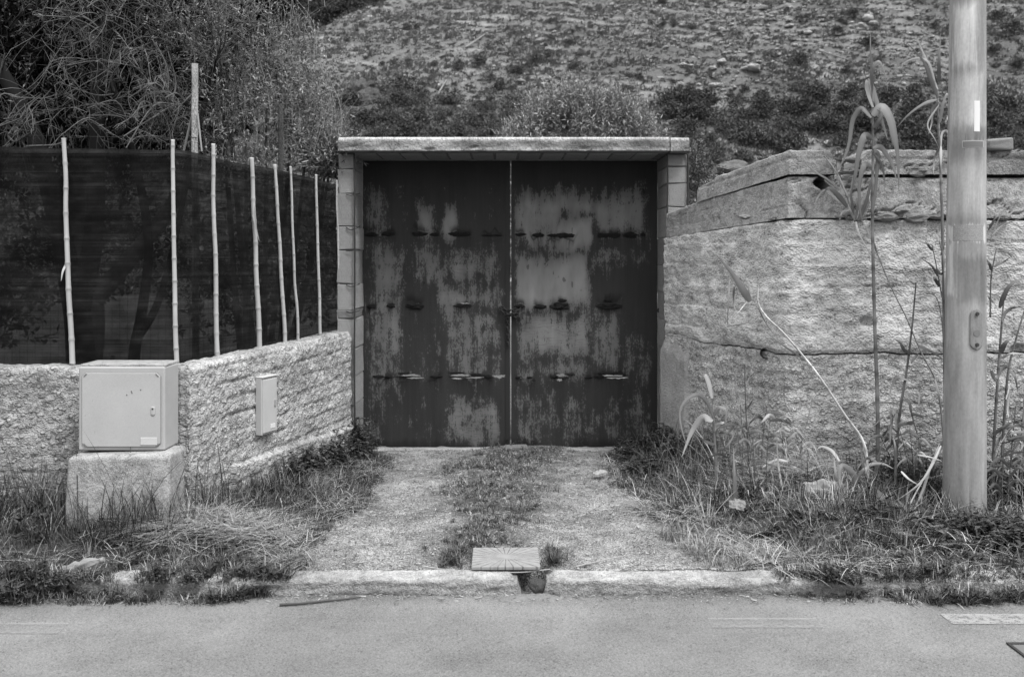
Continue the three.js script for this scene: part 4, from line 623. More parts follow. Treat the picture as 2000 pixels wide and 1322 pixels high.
// leafy crown: clumps inside an ellipsoid; each clump is a sprig with leaves along it
function sprigs(mb, twig, n, inside, opt) {
  const { len, leaves, lw, ll, g, gv, up = 0.5, out } = opt;
  for (let k = 0; k < n; k++) {
    const p = inside(); if (!p) continue;
    const d = rdir(up).multiplyScalar(0.8).add(out ? out(p) : V()).normalize(), L = len * rr(0.6, 1.3), bend = rdir().multiplyScalar(0.35), base = g * (1 + gv * (rnd() * 2 - 1)) * (opt.shade ? opt.shade(p) : 1), q = [];
    for (let i = 0; i <= 4; i++) { const f = i / 4; q.push(V(p.x + (d.x * f + bend.x * f * f * 0.5) * L, p.y + (d.y * f + bend.y * f * f * 0.5) * L, p.z + (d.z * f + bend.z * f * f * 0.5) * L)); }
    if (twig) twig.tube(q, (f) => opt.tr * (1 - 0.7 * f), 3, opt.tg, false);
    for (let i = 0; i < leaves; i++) {
      const f = (i + 0.5 * rnd()) / leaves, a = Math.min(3, Math.floor(f * 4)), b = q[a].clone().lerp(q[a + 1], f * 4 - a), ld = d.clone().multiplyScalar(0.9).add(rdir().multiplyScalar(0.9)).normalize();
      mb.leaf(b, ld, rdir(0.6), ll * rr(0.6, 1.25), lw * rr(0.7, 1.2), base * rr(0.75, 1.3));
    }
  }
}
{ // loose pale bush behind the returning fence
  reseed(11); const o = thing('olive_bush', 'loose pale-leaved bush rising behind the shade cloth, left of the gateway', 'bush', V(-2.3, 0.1, -0.2)), m = new MB(), t = new MB(), br = new MB();
  const blobs = [[440, 100, 8.2, 0.55, 0.62, 0.6], [520, 215, 8.6, 0.55, 0.5, 0.6], [575, 150, 8.8, 0.34, 0.48, 0.5], [600, 265, 8.9, 0.40, 0.36, 0.4], [480, 280, 8.2, 0.55, 0.4, 0.5], [640, 300, 8.85, 0.2, 0.24, 0.3], [425, 5, 8.2, 0.6, 0.55, 0.6], [646, 318, 8.6, 0.11, 0.14, 0.15]];
  const C = blobs.map(([x, y, d, a, b, c]) => [at(x, y, d), a, b, c]);
  const inside = () => { const w = rnd(), [c, a, b, e] = C[Math.min(C.length - 1, Math.floor(Math.pow(w, 0.9) * C.length))], v = rdir().multiplyScalar(Math.pow(rnd(), 0.42)); const p = V(c.x + v.x * a, c.y + v.y * b, c.z + v.z * e); return ns(p.x * 2.6, p.y * 2.6, p.z * 2.6) > -0.28 ? p : null; };
  sprigs(m, t, 4300, inside, { len: 0.2, leaves: 8, lw: 0.011, ll: 0.042, g: 0.15, gv: 0.6, up: 0.55, tr: 0.0022, tg: 0.14 });
  for (let k = 0; k < 60; k++) { const c = pick(C), p = V(c[0].x + gauss() * c[1] * 1.1, c[0].y + rnd() * c[2], c[0].z + gauss() * 0.4), up = rr(0.25, 0.75), q = curve([p, p.clone().add(V(gauss() * 0.08, up * 0.5, 0)), p.clone().add(V(gauss() * 0.22, up, gauss() * 0.1))], 8); t.tube(q, (f) => 0.003 * (1 - 0.6 * f), 3, 0.2, false); for (let i = 2; i < 8; i++) m.leaf(q[i], rdir(0.3), rdir(0.5), 0.04, 0.012, 0.16); }
  for (let k = 0; k < 9; k++) { const c = C[k % C.length][0], b = V(-2.3 + gauss() * 0.25, 0.1, -0.2 + gauss() * 0.2); br.tube(curve([b, V(lerp(b.x, c.x, 0.35), 0.9, lerp(b.z, c.z, 0.4)), V(lerp(b.x, c.x, 0.8), lerp(0.9, c.y, 0.6), lerp(b.z, c.z, 0.8)), c], 14), (f) => 0.04 * (1 - 0.8 * f), 6, 0.05); }
  obj('foliage', m.geo(), M.leaf, o); obj('twigs', t.geo(), M.leaf, o); obj('stems', br.geo(), M.leaf, o);
}
function darkTree(name, label, cat, base, blobs, n, o2, trunks) {
  const o = thing(name, label, cat, base), m = new MB(), t = new MB(), C = blobs.map(([x, y, d, a, b, c]) => [at(x, y, d), a, b, c]);
  const inside = () => { const [c, a, b, e] = pick(C), v = rdir().multiplyScalar(Math.pow(rnd(), 0.4)), p = V(c.x + v.x * a, c.y + v.y * b, c.z + v.z * e); return ns(p.x * 1.9, p.y * 1.9, p.z * 1.9) > -0.25 ? p : null; };
  sprigs(m, t, n, inside, o2); obj('crown', m.geo(), o2.m || M.leaf, o); obj('twigs', t.geo(), o2.m || M.leaf, o);
  const br = new MB(); for (const [pts, r] of trunks) br.tube(curve(pts, 16), (f) => r * (1 - 0.55 * f), 8, (f) => 0.045); obj('trunk', br.geo(), M.leaf, o);
}
{
  reseed(12);
  darkTree('dark_tree', 'dense dark tree filling the upper left corner behind the shade cloth fence', 'tree', V(-4.6, 0.1, -1.6),
    [[20, 60, 10.4, 1.5, 1.1, 0.8], [160, 150, 10.6, 1.3, 0.9, 0.8], [300, 40, 10.9, 1.2, 1.0, 0.8], [-60, 220, 10.5, 1.2, 0.9, 0.8], [330, 220, 10.6, 0.9, 0.75, 0.6], [150, -60, 10.8, 1.6, 0.9, 0.9], [90, 290, 10.4, 1.3, 0.45, 0.6], [410, 130, 11, 0.7, 0.9, 0.6], [430, -40, 11.2, 0.8, 0.8, 0.6]], 7600,
    { len: 0.3, leaves: 9, lw: 0.04, ll: 0.09, m: M.dark, g: 0.007, gv: 0.6, up: 0.3, tr: 0.004, tg: 0.018 },
    [[[V(-4.6, 0, -1.6), V(-4.5, 1.2, -1.7), V(-4.7, 2.6, -1.8), V(-4.2, 4.4, -1.9)], 0.17], [[V(-4.5, 1.3, -1.7), V(-3.6, 2.5, -1.8), V(-3.2, 3.8, -1.9)], 0.1]]);
  // the tree whose trunks show dimly through the cloth, with a tangle of bare arching twigs
  const o = thing('bare_tree', 'tree with a tangle of bare arching twigs hanging over the shade cloth fence', 'tree', V(-3.05, 0.1, 1.3)), tr = new MB(), tw = new MB(), fl = new MB();
  const limb = (pts, r0, r1) => { const q = curve(pts, 18); tr.tube(q, (f) => lerp(r0, r1, f), 9, 0.009); return q; };
  const T0 = at(158, 760, 7.7), W = (x, y, d) => at(x, y, d);
  const limbs = [limb([V(T0.x, 0, T0.z), W(155, 650, 7.7), W(140, 560, 7.75), W(110, 420, 7.8), W(60, 250, 7.9), W(-20, 100, 8)], 0.12, 0.05), limb([W(150, 620, 7.7), W(180, 480, 7.7), W(190, 300, 7.7), W(195, 120, 7.8), W(250, -20, 7.8)], 0.09, 0.03), limb([V(W(255, 700, 7.6).x, 0, W(255, 700, 7.6).z), W(262, 690, 7.6), W(275, 620, 7.55), W(290, 480, 7.6), W(260, 300, 7.7), W(210, 140, 7.7)], 0.05, 0.025), limb([W(268, 660, 7.6), W(300, 610, 7.6), W(330, 520, 7.6), W(370, 330, 7.8), W(420, 120, 8)], 0.035, 0.015), limb([W(190, 300, 7.7), W(300, 215, 7.5), W(360, 200, 7.4)], 0.03, 0.01), limb([W(110, 420, 7.8), W(60, 300, 7.4), W(-10, 250, 7.2)], 0.04, 0.012)];
  reseed(14);
  const fans = []; for (const [x, y, d, n, L] of [[195, 45, 7.5, 5, 0.55], [190, 20, 7.4, 3, 0.5], [70, 190, 7.2, 5, 0.42], [160, 225, 7.2, 5, 0.4], [270, 190, 7.2, 5, 0.36], [330, 215, 7.2, 4, 0.33], [120, 120, 7.6, 4, 0.45], [30, 60, 7.7, 3, 0.5], [300, 90, 7.4, 4, 0.42], [250, 262, 7.0, 4, 0.28], [20, 225, 7.0, 5, 0.36], [390, 40, 7.6, 3, 0.45], [500, 20, 8.2, 3, 0.5], [350, -10, 7.6, 3, 0.5], [110, 20, 7.4, 3, 0.45], [230, 120, 7.3, 4, 0.45]]) for (let i = 0; i < n; i++) fans.push([x + gauss() * 55, y + gauss() * 38, d + gauss() * 0.2, 3 + Math.floor(rnd() * 8), L * rr(0.6, 1.3)]);
  for (const [x, y, d, n, L] of fans) {
    const c = at(x, y, d), near = limbs.flat().reduce((a, b) => b.distanceTo(c) < a.distanceTo(c) ? b : a), mid = near.clone().lerp(c, 0.5).add(V(gauss() * 0.12, rr(-0.05, 0.15), gauss() * 0.1)); tw.tube(curve([near, mid, c], 8), (f) => 0.009 - 0.005 * f, 4, 0.08, false);
    const main = rdir(0.1);
    for (let k = 0; k < n; k++) {
      const l = L * rr(0.4, 1.5), s = c.clone().lerp(mid, rnd() * 0.8).add(V(gauss() * 0.03, gauss() * 0.03, gauss() * 0.03)), pts = [s]; let p = s.clone(); const v = main.clone().add(rdir(0.15).multiplyScalar(1.1)).normalize(), wob = rdir().multiplyScalar(0.7), drop = rr(-0.12, 0.4);
      for (let i = 1; i <= 6; i++) { v.y -= drop; v.addScaledVector(wob, 0.35).add(rdir().multiplyScalar(0.16)).normalize(); p = p.clone().addScaledVector(v, l / 6); pts.push(p); }
      const g = (0.045 + 0.2 * rnd() * rnd()) * (0.6 + 0.4 * ss(-4.2, -2.4, c.x)), q = curve(pts, 12); tw.tube(q, (f) => 0.0027 * (1 - 0.62 * f), 3, g, false);
      for (let b = 0; b < 3; b++) { const i = 3 + Math.floor(rnd() * 8), sp = q[i], dv = q[i + 1].clone().sub(q[i]).normalize().add(rdir().multiplyScalar(1.1)).normalize(), e = rdir().multiplyScalar(l * 0.06); tw.tube([sp, sp.clone().addScaledVector(dv, l * 0.14).add(e), sp.clone().addScaledVector(dv, l * 0.27).add(V(0, -l * 0.05, 0))], (f) => 0.002 * (1 - 0.5 * f), 3, g, false); }
      if (rnd() < 0.35) fl.leaf(q[Math.floor(rr(3, 12))], rdir(), rdir(), 0.05, 0.014, 0.09);
    }
  }
  const C2 = [[60, 40, 8.3, 0.8, 0.6], [250, 120, 8.3, 0.7, 0.5], [330, 60, 8.2, 0.6, 0.5], [140, 230, 8.3, 0.8, 0.3], [380, 180, 8.0, 0.45, 0.45], [310, 270, 8.0, 0.5, 0.25]];
  sprigs(fl, tw, 700, () => { const [x, y, d, a, b] = pick(C2), c = at(x, y, d), v = rdir().multiplyScalar(Math.pow(rnd(), 0.5)); return V(c.x + v.x * a, c.y + v.y * b, c.z + v.z * 0.4); }, { len: 0.2, leaves: 7, lw: 0.013, ll: 0.05, g: 0.03, gv: 0.5, up: 0.2, tr: 0.002, tg: 0.05 });
  obj('trunk', tr.geo(), M.dark, o); obj('bare_twigs', tw.geo(), M.dark, o); obj('foliage', fl.geo(), M.leaf, o);
  reseed(15);
  darkTree('garden_shrub', 'low dark shrubbery behind the left end of the shade cloth', 'shrub', V(-4.2, 0.1, -1.0), [[-40, 600, 11, 0.9, 0.5, 0.5], [420, 560, 11.5, 0.8, 0.7, 0.5], [600, 520, 11.5, 0.7, 0.8, 0.5], [180, 480, 11.5, 0.9, 0.7, 0.4]], 900, { len: 0.3, leaves: 8, lw: 0.05, ll: 0.1, g: 0.03, gv: 0.5, up: 0.4, tr: 0.004, tg: 0.04 }, [[[V(-4.2, 0, -1.2), V(-4.1, 0.8, -1.3)], 0.05]]);
}
{ // bushes behind the gateway
  reseed(17);
  const bush = (label, base, blobs, n, o2) => darkTree('leafy_bush', label, 'bush', base, blobs, n, o2, [0, 1, 2, 3].map((k) => [[base.clone().add(V(gauss() * 0.15, 0, 0)), base.clone().add(V(gauss() * 0.4, 1, gauss() * 0.3)), at(blobs[k % blobs.length][0], blobs[k % blobs.length][1], blobs[k % blobs.length][2])], 0.035]));
  bush('pale feathery bush standing behind the middle of the lintel', V(0.9, 0.1, -5.5), [[1060, 275, 14.4, 0.5, 0.45, 0.6], [1130, 250, 14.5, 0.55, 0.42, 0.6], [1190, 262, 14.5, 0.5, 0.38, 0.6], [1245, 285, 14.6, 0.4, 0.42, 0.5], [1150, 330, 14.5, 0.9, 0.5, 0.6], [1010, 300, 14.3, 0.35, 0.35, 0.5], [1110, 215, 14.5, 0.34, 0.3, 0.4], [1060, 235, 14.4, 0.3, 0.3, 0.4], [1180, 220, 14.5, 0.36, 0.28, 0.4], [1235, 245, 14.6, 0.34, 0.3, 0.4]], 4200, { len: 0.24, leaves: 9, lw: 0.014, ll: 0.075, g: 0.21, gv: 0.4, up: 0.9, tr: 0.003, tg: 0.1 });
  bush('small-leaved bush between the right gate pillar and the retaining wall', V(1.9, 0.1, -0.7), [[1362, 330, 10.2, 0.16, 0.24, 0.3], [1375, 380, 10.2, 0.22, 0.3, 0.3], [1390, 430, 10.2, 0.3, 0.4, 0.3], [1420, 390, 10.6, 0.2, 0.2, 0.3]], 1500, { len: 0.12, leaves: 9, lw: 0.013, ll: 0.032, g: 0.10, gv: 0.5, up: 0.3, tr: 0.002, tg: 0.08 });
}
// ---------- giant reed and weeds with stems ----------
const mReed = M.gloss;
function reed(name, label, cat, d, stems, leaves, o3 = {}) {
  const b0 = at(stems[0][1][0][0], stems[0][1][0][1], d), o = thing(name, label, cat, V(b0.x, Math.max(0.1, o3.base ?? groundY(b0.x, b0.z)), b0.z), o3.group), k = d / F;
  for (const [w, pts, g] of stems) {
    const q = pts.map(([x, y], i) => { const p = at(x, y, d + 0.02 * ns(i * 1.7, x * 0.1)); return p; }); if (!o3.float) q[0].y = Math.min(q[0].y, groundY(q[0].x, q[0].z) - 0.02); const c = curve(q, 90), m = new MB(), L = c[0].distanceTo(c[90]), nodes = Math.max(3, Math.round(L / 0.17));
    m.tube(c, (f) => 0.85 * w * k / 2 * (1 - 0.55 * f) * (1 + 0.14 * Math.exp(-((Math.abs(f * nodes - Math.round(f * nodes)) / 0.06) ** 2))), 7, (f) => g * (1 + 0.15 * ns(f * 8, w)) * (1 - 0.5 * Math.exp(-((Math.abs(f * nodes - Math.round(f * nodes)) / 0.06) ** 2))) * (Math.floor(f * nodes + 0.5) % 3 === 1 && w > 6 ? 1.5 : 1)); obj('stem', m.geo(), mReed, o);
  }
  leaves.forEach(([w, pts, g], n) => {
    const s = n % 2 ? 1 : -1, q = curve(pts.map(([x, y], i) => at(x, y, d + s * 0.05 * Math.sin(i / (pts.length - 1) * Math.PI * 0.9) - 0.02)), 22), m = new MB();
    m.ribbon(q, (i) => { const t = q[Math.min(i + 1, 22)].clone().sub(q[Math.max(0, i - 1)]).normalize(), e = V().crossVectors(t, V(0.25 * s, 0.15, 1)).normalize(); return e.applyAxisAngle(t, 0.25 * s + 0.5 * ns(i * 0.07, n * 3.3)); }, (f) => (w > 13 ? 1.1 : 0.95) * w * k / 2 * Math.min(1, Math.sqrt(f * 4 + 0.1)) * Math.pow(1 - f, 0.8) * 1.12 * (1 + 0.1 * ns(f * 9, n * 2.1)) + 0.0006, (f) => (g < 0.14 ? g * 0.95 : g > 0.25 ? g * 0.7 : g * 0.9) * (1 + 0.12 * ns(f * 6, n)), 0.3);
    obj('leaf', m.geo(), mReed, o);
  });
  return o;
}
reed('giant_reed', 'tall green reed with long drooping leaves, between the retaining wall corner and the pole', 'reed', 6.65, [[10, [[1714, 960], [1714, 800], [1708, 620], [1704, 430], [1705, 280], [1703, 110]], 0.10]],
  [[9, [[1703, 172], [1704, 135], [1716, 120], [1727, 140], [1734, 181]], 0.17], [17, [[1706, 210], [1697, 172], [1698, 160], [1710, 190], [1724, 240], [1734, 274]], 0.2], [20, [[1704, 226], [1722, 208], [1738, 228], [1748, 270], [1753, 300], [1756, 380]], 0.19], [13, [[1702, 230], [1684, 212], [1668, 230], [1660, 275], [1650, 308], [1632, 338]], 0.11], [14, [[1704, 273], [1690, 265], [1678, 300], [1670, 345], [1662, 380]], 0.10], [12, [[1705, 290], [1720, 288], [1734, 306], [1746, 330], [1752, 360]], 0.2], [13, [[1702, 326], [1690, 322], [1680, 355], [1680, 410], [1686, 440]], 0.09], [11, [[1704, 296], [1714, 300], [1712, 345], [1707, 400], [1700, 440]], 0.12], [10, [[1705, 250], [1716, 238], [1722, 222], [1712, 214]], 0.1], [6, [[1706, 300], [1722, 320], [1727, 350], [1728, 372]], 0.1], [5, [[1704, 178], [1702, 140], [1700, 95], [1700, 62]], 0.12]]);
reed('giant_reed', 'tall pale reed standing behind the utility pole with its leaves pointing up', 'reed', 6.85, [[9, [[1850, 980], [1845, 700], [1840, 420], [1834, 260], [1830, 170]], 0.12]],
  [[9, [[1832, 192], [1816, 150], [1802, 118], [1771, 84]], 0.16], [10, [[1832, 175], [1815, 130], [1802, 100], [1788, 70]], 0.2], [8, [[1834, 160], [1834, 120], [1837, 66]], 0.12], [7, [[1828, 165], [1812, 120], [1797, 114], [1772, 120], [1755, 137]], 0.18], [7, [[1830, 195], [1807, 202], [1775, 224], [1751, 250]], 0.17], [7, [[1832, 200], [1822, 215], [1820, 240], [1814, 262]], 0.32], [7, [[1836, 240], [1843, 200], [1850, 183], [1853, 200]], 0.25], [6, [[1836, 285], [1826, 310], [1823, 340]], 0.35], [6, [[1838, 285], [1838, 320], [1840, 350]], 0.35], [6, [[1838, 290], [1842, 258], [1850, 256], [1853, 280]], 0.3], [4, [[1834, 205], [1812, 245], [1826, 272], [1834, 290]], 0.2]]);
reed('reed_tuft', 'tuft of half dry reed rooted on the ledge of the retaining wall', 'reed', 6.93, [[7, [[1671, 432], [1650, 395], [1630, 372], [1610, 352]], 0.2], [6, [[1674, 432], [1655, 385], [1635, 340], [1610, 305]], 0.28], [6, [[1676, 433], [1662, 400], [1645, 370]], 0.18]],
  [[5, [[1640, 372], [1615, 350], [1590, 335], [1562, 310]], 0.32], [5, [[1650, 380], [1635, 345], [1622, 318], [1600, 304]], 0.3], [11, [[1655, 405], [1635, 380], [1618, 368], [1608, 378]], 0.14], [7, [[1640, 395], [1612, 372], [1598, 385], [1592, 398]], 0.22], [6, [[1672, 425], [1678, 390], [1690, 370]], 0.16], [7, [[1674, 428], [1684, 395], [1697, 378], [1699, 395]], 0.25], [6, [[1668, 420], [1662, 380], [1666, 340]], 0.14], [5, [[1660, 410], [1645, 415], [1640, 430]], 0.42], [8, [[1676, 430], [1690, 400], [1702, 350], [1708, 320]], 0.12], [8, [[1678, 430], [1700, 390], [1712, 345]], 0.11], [5, [[1672, 433], [1676, 450], [1690, 480], [1702, 500]], 0.4]], { base: 2.1, float: true });
reed('dry_reed', 'long pale dry reed leaning diagonally across the retaining wall', 'reed', 6.55, [[6.5, [[1695, 905], [1688, 868], [1650, 810], [1600, 735], [1572, 699], [1530, 650], [1495, 616], [1481, 592], [1481, 562]], 0.36]],
  [[16, [[1465, 590], [1452, 568], [1430, 535], [1397, 496]], 0.26], [4, [[1462, 560], [1464, 580], [1452, 598], [1440, 612]], 0.5], [4, [[1574, 705], [1545, 685], [1520, 668], [1492, 645]], 0.14], [3, [[1480, 600], [1490, 620], [1510, 650], [1535, 668]], 0.12], [4, [[1425, 545], [1423, 590], [1420, 640]], 0.13], [4, [[1434, 560], [1433, 590], [1438, 612]], 0.13], [3, [[1470, 628], [1445, 634], [1420, 638]], 0.11], [12, [[1695, 930], [1692, 890], [1687, 862], [1693, 866]], 0.24], [9, [[1690, 955], [1686, 910], [1680, 868]], 0.12]]);
reed('young_reed', 'young reed with broad arching leaves at the left foot of the retaining wall', 'reed', 6.95, [[9, [[1402, 985], [1398, 900], [1394, 830], [1391, 770]], 0.13]],
  [[9, [[1393, 815], [1380, 785], [1362, 771], [1340, 782], [1328, 805], [1335, 850], [1342, 870]], 0.17], [15, [[1392, 822], [1375, 815], [1358, 832], [1346, 855], [1332, 892]], 0.22], [9, [[1394, 812], [1405, 796], [1417, 800], [1416, 830], [1411, 856]], 0.16], [12, [[1391, 778], [1384, 745], [1377, 731], [1384, 760], [1390, 782]], 0.2], [8, [[1396, 830], [1410, 826], [1421, 822]], 0.22], [9, [[1396, 868], [1380, 862], [1365, 852]], 0.06], [8, [[1400, 880], [1420, 870], [1438, 840]], 0.1]]);
reed('giant_reed', 'slender dark reed with a pointed tip, just left of the utility pole', 'reed', 6.6, [[7, [[1745, 985], [1750, 900], [1757, 810], [1772, 715], [1780, 650], [1785, 600], [1789, 552]], 0.075]],
  [[8, [[1778, 692], [1765, 682], [1758, 670], [1748, 662]], 0.09], [8, [[1779, 710], [1790, 695], [1804, 684]], 0.2], [8, [[1792, 674], [1810, 682], [1828, 692], [1843, 702]], 0.1], [7, [[1771, 742], [1755, 737], [1744, 750], [1737, 772], [1734, 790]], 0.24], [8, [[1768, 778], [1776, 785], [1780, 805], [1785, 822]], 0.1], [14, [[1752, 840], [1752, 815], [1744, 802], [1741, 830], [1738, 870]], 0.26], [7, [[1752, 835], [1765, 822], [1790, 812]], 0.24], [6, [[1748, 858], [1765, 852], [1772, 856], [1760, 870], [1752, 880]], 0.45], [6, [[1750, 905], [1748, 870], [1744, 850]], 0.3]]);
reed('giant_reed', 'thin leaning reed stem crossing behind the slender dark reed', 'reed', 6.75, [[5, [[1850, 860], [1838, 800], [1826, 740], [1800, 690], [1770, 620], [1740, 560], [1712, 492]], 0.17]],
  [[5, [[1826, 740], [1834, 770], [1838, 795]], 0.15], [7, [[1795, 790], [1797, 765], [1796, 752]], 0.16], [5, [[1712, 492], [1704, 470], [1690, 440]], 0.3]]);
reed('weed_stalk', 'thin dark leafy weed stalk against the left edge of the utility pole', 'weed', 6.75, [[4, [[1852, 960], [1846, 620], [1838, 570], [1828, 515], [1820, 478]], 0.07], [3.5, [[1850, 540], [1840, 500], [1834, 470]], 0.07], [3, [[1846, 600], [1828, 580], [1808, 572]], 0.08]],
  [[5, [[1832, 540], [1820, 520], [1800, 505]], 0.09], [8, [[1828, 525], [1838, 535], [1848, 530]], 0.07], [8, [[1836, 560], [1826, 545], [1822, 540]], 0.07], [6, [[1790, 514], [1800, 504], [1816, 502]], 0.15], [6, [[1822, 490], [1812, 478], [1806, 470]], 0.08], [6, [[1836, 500], [1842, 490], [1846, 470]], 0.08]], {});
reed('giant_reed', 'dark reed with hooked leaves at the right edge, beside the utility pole', 'reed', 6.7, [[8, [[1938, 990], [1942, 850], [1950, 720], [1956, 640], [1960, 590]], 0.09], [7, [[1952, 980], [1962, 810], [1970, 720], [1985, 660], [2003, 600]], 0.085], [6, [[1990, 990], [1996, 850], [2004, 740]], 0.16]],
  [[11, [[1952, 602], [1960, 580], [1972, 558], [1988, 547], [2003, 541]], 0.085], [10, [[1958, 630], [1964, 612], [1976, 602], [1993, 600]], 0.085], [10, [[1956, 690], [1962, 672], [1970, 664], [1977, 662]], 0.1], [10, [[1948, 740], [1956, 722], [1966, 717], [1973, 718]], 0.1], [8, [[1972, 722], [1982, 735], [1988, 765]], 0.1], [6, [[1950, 660], [1942, 645], [1930, 632]], 0.3], [8, [[1946, 745], [1938, 730], [1936, 722], [1945, 738]], 0.3], [6, [[1965, 780], [1972, 760], [1968, 800], [1970, 815]], 0.4], [8, [[1940, 850], [1960, 835], [1985, 832], [2003, 838]], 0.1], [8, [[1942, 880], [1960, 850], [1985, 845]], 0.11], [6, [[1955, 700], [1975, 690], [2003, 692]], 0.3], [6, [[1940, 930], [1960, 905], [1990, 920]], 0.2]]);
reed('weed_stalk', 'leafy weed stalk leaning against the retaining wall right of the utility pole', 'weed', 6.85, [[4, [[1934, 620], [1936, 540], [1942, 505], [1946, 485]], 0.08], [3, [[1934, 470], [1950, 430], [1972, 395], [1990, 388]], 0.2]],
  [[7, [[1938, 530], [1932, 515], [1926, 505]], 0.08], [6, [[1942, 520], [1960, 512], [1975, 502]], 0.13], [7, [[1955, 487], [1968, 492], [1978, 505]], 0.1], [6, [[1930, 580], [1940, 590], [1948, 600]], 0.1], [5, [[1930, 450], [1945, 425], [1958, 412]], 0.1], [5, [[1938, 460], [1960, 440], [2000, 425]], 0.22]], { base: 1.2, float: true });
reed('dry_leaf', 'bent pale dry reed leaves hanging left of the foot of the utility pole', 'dry leaves', 6.15, [[4, [[1760, 1010], [1790, 960], [1812, 920], [1835, 866]], 0.42]],
  [[6, [[1838, 870], [1822, 905], [1800, 940], [1770, 965], [1722, 992]], 0.4], [6, [[1820, 905], [1795, 975], [1760, 1030]], 0.38], [4, [[1792, 888], [1815, 892], [1840, 900]], 0.4], [4, [[1800, 965], [1800, 1000], [1796, 1040]], 0.42], [5, [[1760, 920], [1775, 935], [1800, 950]], 0.4]]);
reed('dry_leaf', 'light papery reed leaves arching over the debris at the foot of the retaining wall', 'dry leaves', 6.4, [[6, [[1676, 1015], [1670, 960], [1668, 925]], 0.07]],
  [[14, [[1672, 950], [1665, 925], [1645, 910], [1640, 930], [1655, 965]], 0.28], [9, [[1690, 925], [1700, 908], [1725, 906], [1745, 915]], 0.3], [8, [[1672, 935], [1690, 915], [1708, 922]], 0.2], [8, [[1640, 900], [1625, 880], [1605, 872], [1595, 878]], 0.24], [10, [[1690, 990], [1682, 965], [1676, 945]], 0.2], [7, [[1530, 960], [1520, 900], [1517, 835]], 0.26], [10, [[1436, 985], [1434, 930], [1432, 870]], 0.2], [8, [[1540, 970], [1525, 962], [1510, 945]], 0.26], [8, [[1640, 960], [1632, 925], [1628, 890]], 0.24]]);
reed('weed_stalk', 'upright dry weed stalk with thin dark branches against the lower retaining wall', 'weed', 7.0, [[4, [[1466, 960], [1460, 860], [1456, 780], [1454, 712]], 0.07], [3, [[1450, 960], [1450, 860], [1446, 790]], 0.09], [3, [[1478, 960], [1482, 880], [1484, 845]], 0.1], [3, [[1555, 960], [1562, 900], [1566, 860]], 0.12]],
  [[3, [[1458, 800], [1470, 780], [1474, 760]], 0.1], [3, [[1460, 830], [1440, 835], [1424, 815]], 0.1], [3, [[1462, 870], [1450, 840], [1444, 812]], 0.1], [3, [[1458, 750], [1466, 735], [1474, 728]], 0.1]]);
reseed(61);
for (const [n, xa, xb, da, db, where] of [[9, 1420, 1570, 6.6, 7.1, 'beside the young reed'], [7, 1700, 1835, 6.5, 6.8, 'just left of the utility pole'], [7, 1938, 2010, 6.3, 6.75, 'right of the utility pole']]) for (let i = 0; i < n; i++) {
  const d = rr(da, db), x = lerp(xa, xb, (i + rnd()) / n), h = rr(90, 230), y0 = HOR + (EYE - 0.12) * F / d - 10, lean = gauss() * 40, dry = rnd() < 0.5, lv = [], n2 = 4 + Math.floor(rnd() * 5), g = dry ? rr(0.2, 0.34) : rr(0.05, 0.1);
  for (let k = 0; k < n2; k++) { const f = rr(0.25, 0.98), sx = x + lean * f * f, sy = y0 - h * f, s = rnd() < 0.5 ? -1 : 1, l = rr(18, 52), up = rr(-0.2, 1.1); lv.push([rr(3.5, 8), [[sx, sy], [sx + s * l * 0.45, sy - l * 0.5 * up], [sx + s * l * 0.85, sy - l * 0.25 * up + l * 0.15], [sx + s * l * rr(0.9, 1.2), sy + l * rr(0.1, 0.8)]], g * rr(0.8, 1.5)]); }
  reed('weed_stalk', (dry ? 'dry pale' : 'green dark') + ' weed stalk under the retaining wall, ' + where, 'weed', d, [[rr(2.5, 4.5), [[x, y0], [x + lean * 0.25, y0 - h * 0.5], [x + lean, y0 - h]], g]], lv, { group: (dry ? 'dry pale' : 'green dark') + ' weed stalks ' + where });
}
// ---------- nettles ----------
function nettle(label, blobs, n, g0, sz = 1, zs = 0.22) {
  const c0 = blobs[0], p0 = at(c0[0], c0[1], c0[2]), o = thing('nettle_clump', label, 'weeds', V(p0.x, groundY(p0.x, p0.z), p0.z)), m = new MB(), s = new MB();
  for (let k = 0; k < n; k++) {
    const [x, y, d, a, h] = pick(blobs), c = at(x, y, d), px = c.x + gauss() * a, pz = c.z + gauss() * zs, gy = groundY(px, pz), H = h * rr(0.35, 1.05) * Math.sqrt(Math.max(0.1, 1 - ((px - c.x) / (a * 1.6)) ** 2)), lx = gauss() * 0.15, lz = rr(-0.05, 0.2);
    const q = curve([V(px, gy, pz), V(px + lx * 0.4 * H, gy + H * 0.55, pz + lz * 0.4 * H), V(px + lx * H, gy + H, pz + lz * H)], 6); s.tube(q, 0.003, 3, 0.06, false);
    for (let i = 1; i <= 6; i++) { const an = rnd() * 6.3, gg = g0 * rr(0.55, 1.5); for (const t of [0, Math.PI]) { const d2 = V(Math.cos(an + t), rr(-0.55, 0.25), Math.sin(an + t)).normalize(); m.leaf(q[i], d2, V(d2.x * 0.3, 1, d2.z * 0.3), sz * rr(0.035, 0.08) * (1.1 - i * 0.06), sz * rr(0.02, 0.04), gg); } }
  }
  obj('leaves', m.geo(), M.gloss, o); obj('stems', s.geo(), M.leaf, o);
}
reseed(21);
nettle('dark nettle clump against the low wall left of the gate', [[680, 880, 8.25, 0.16, 0.3], [650, 885, 7.9, 0.14, 0.26], [700, 870, 8.5, 0.12, 0.34], [585, 905, 7.3, 0.12, 0.24], [610, 900, 7.6, 0.12, 0.24]], 330, 0.05);
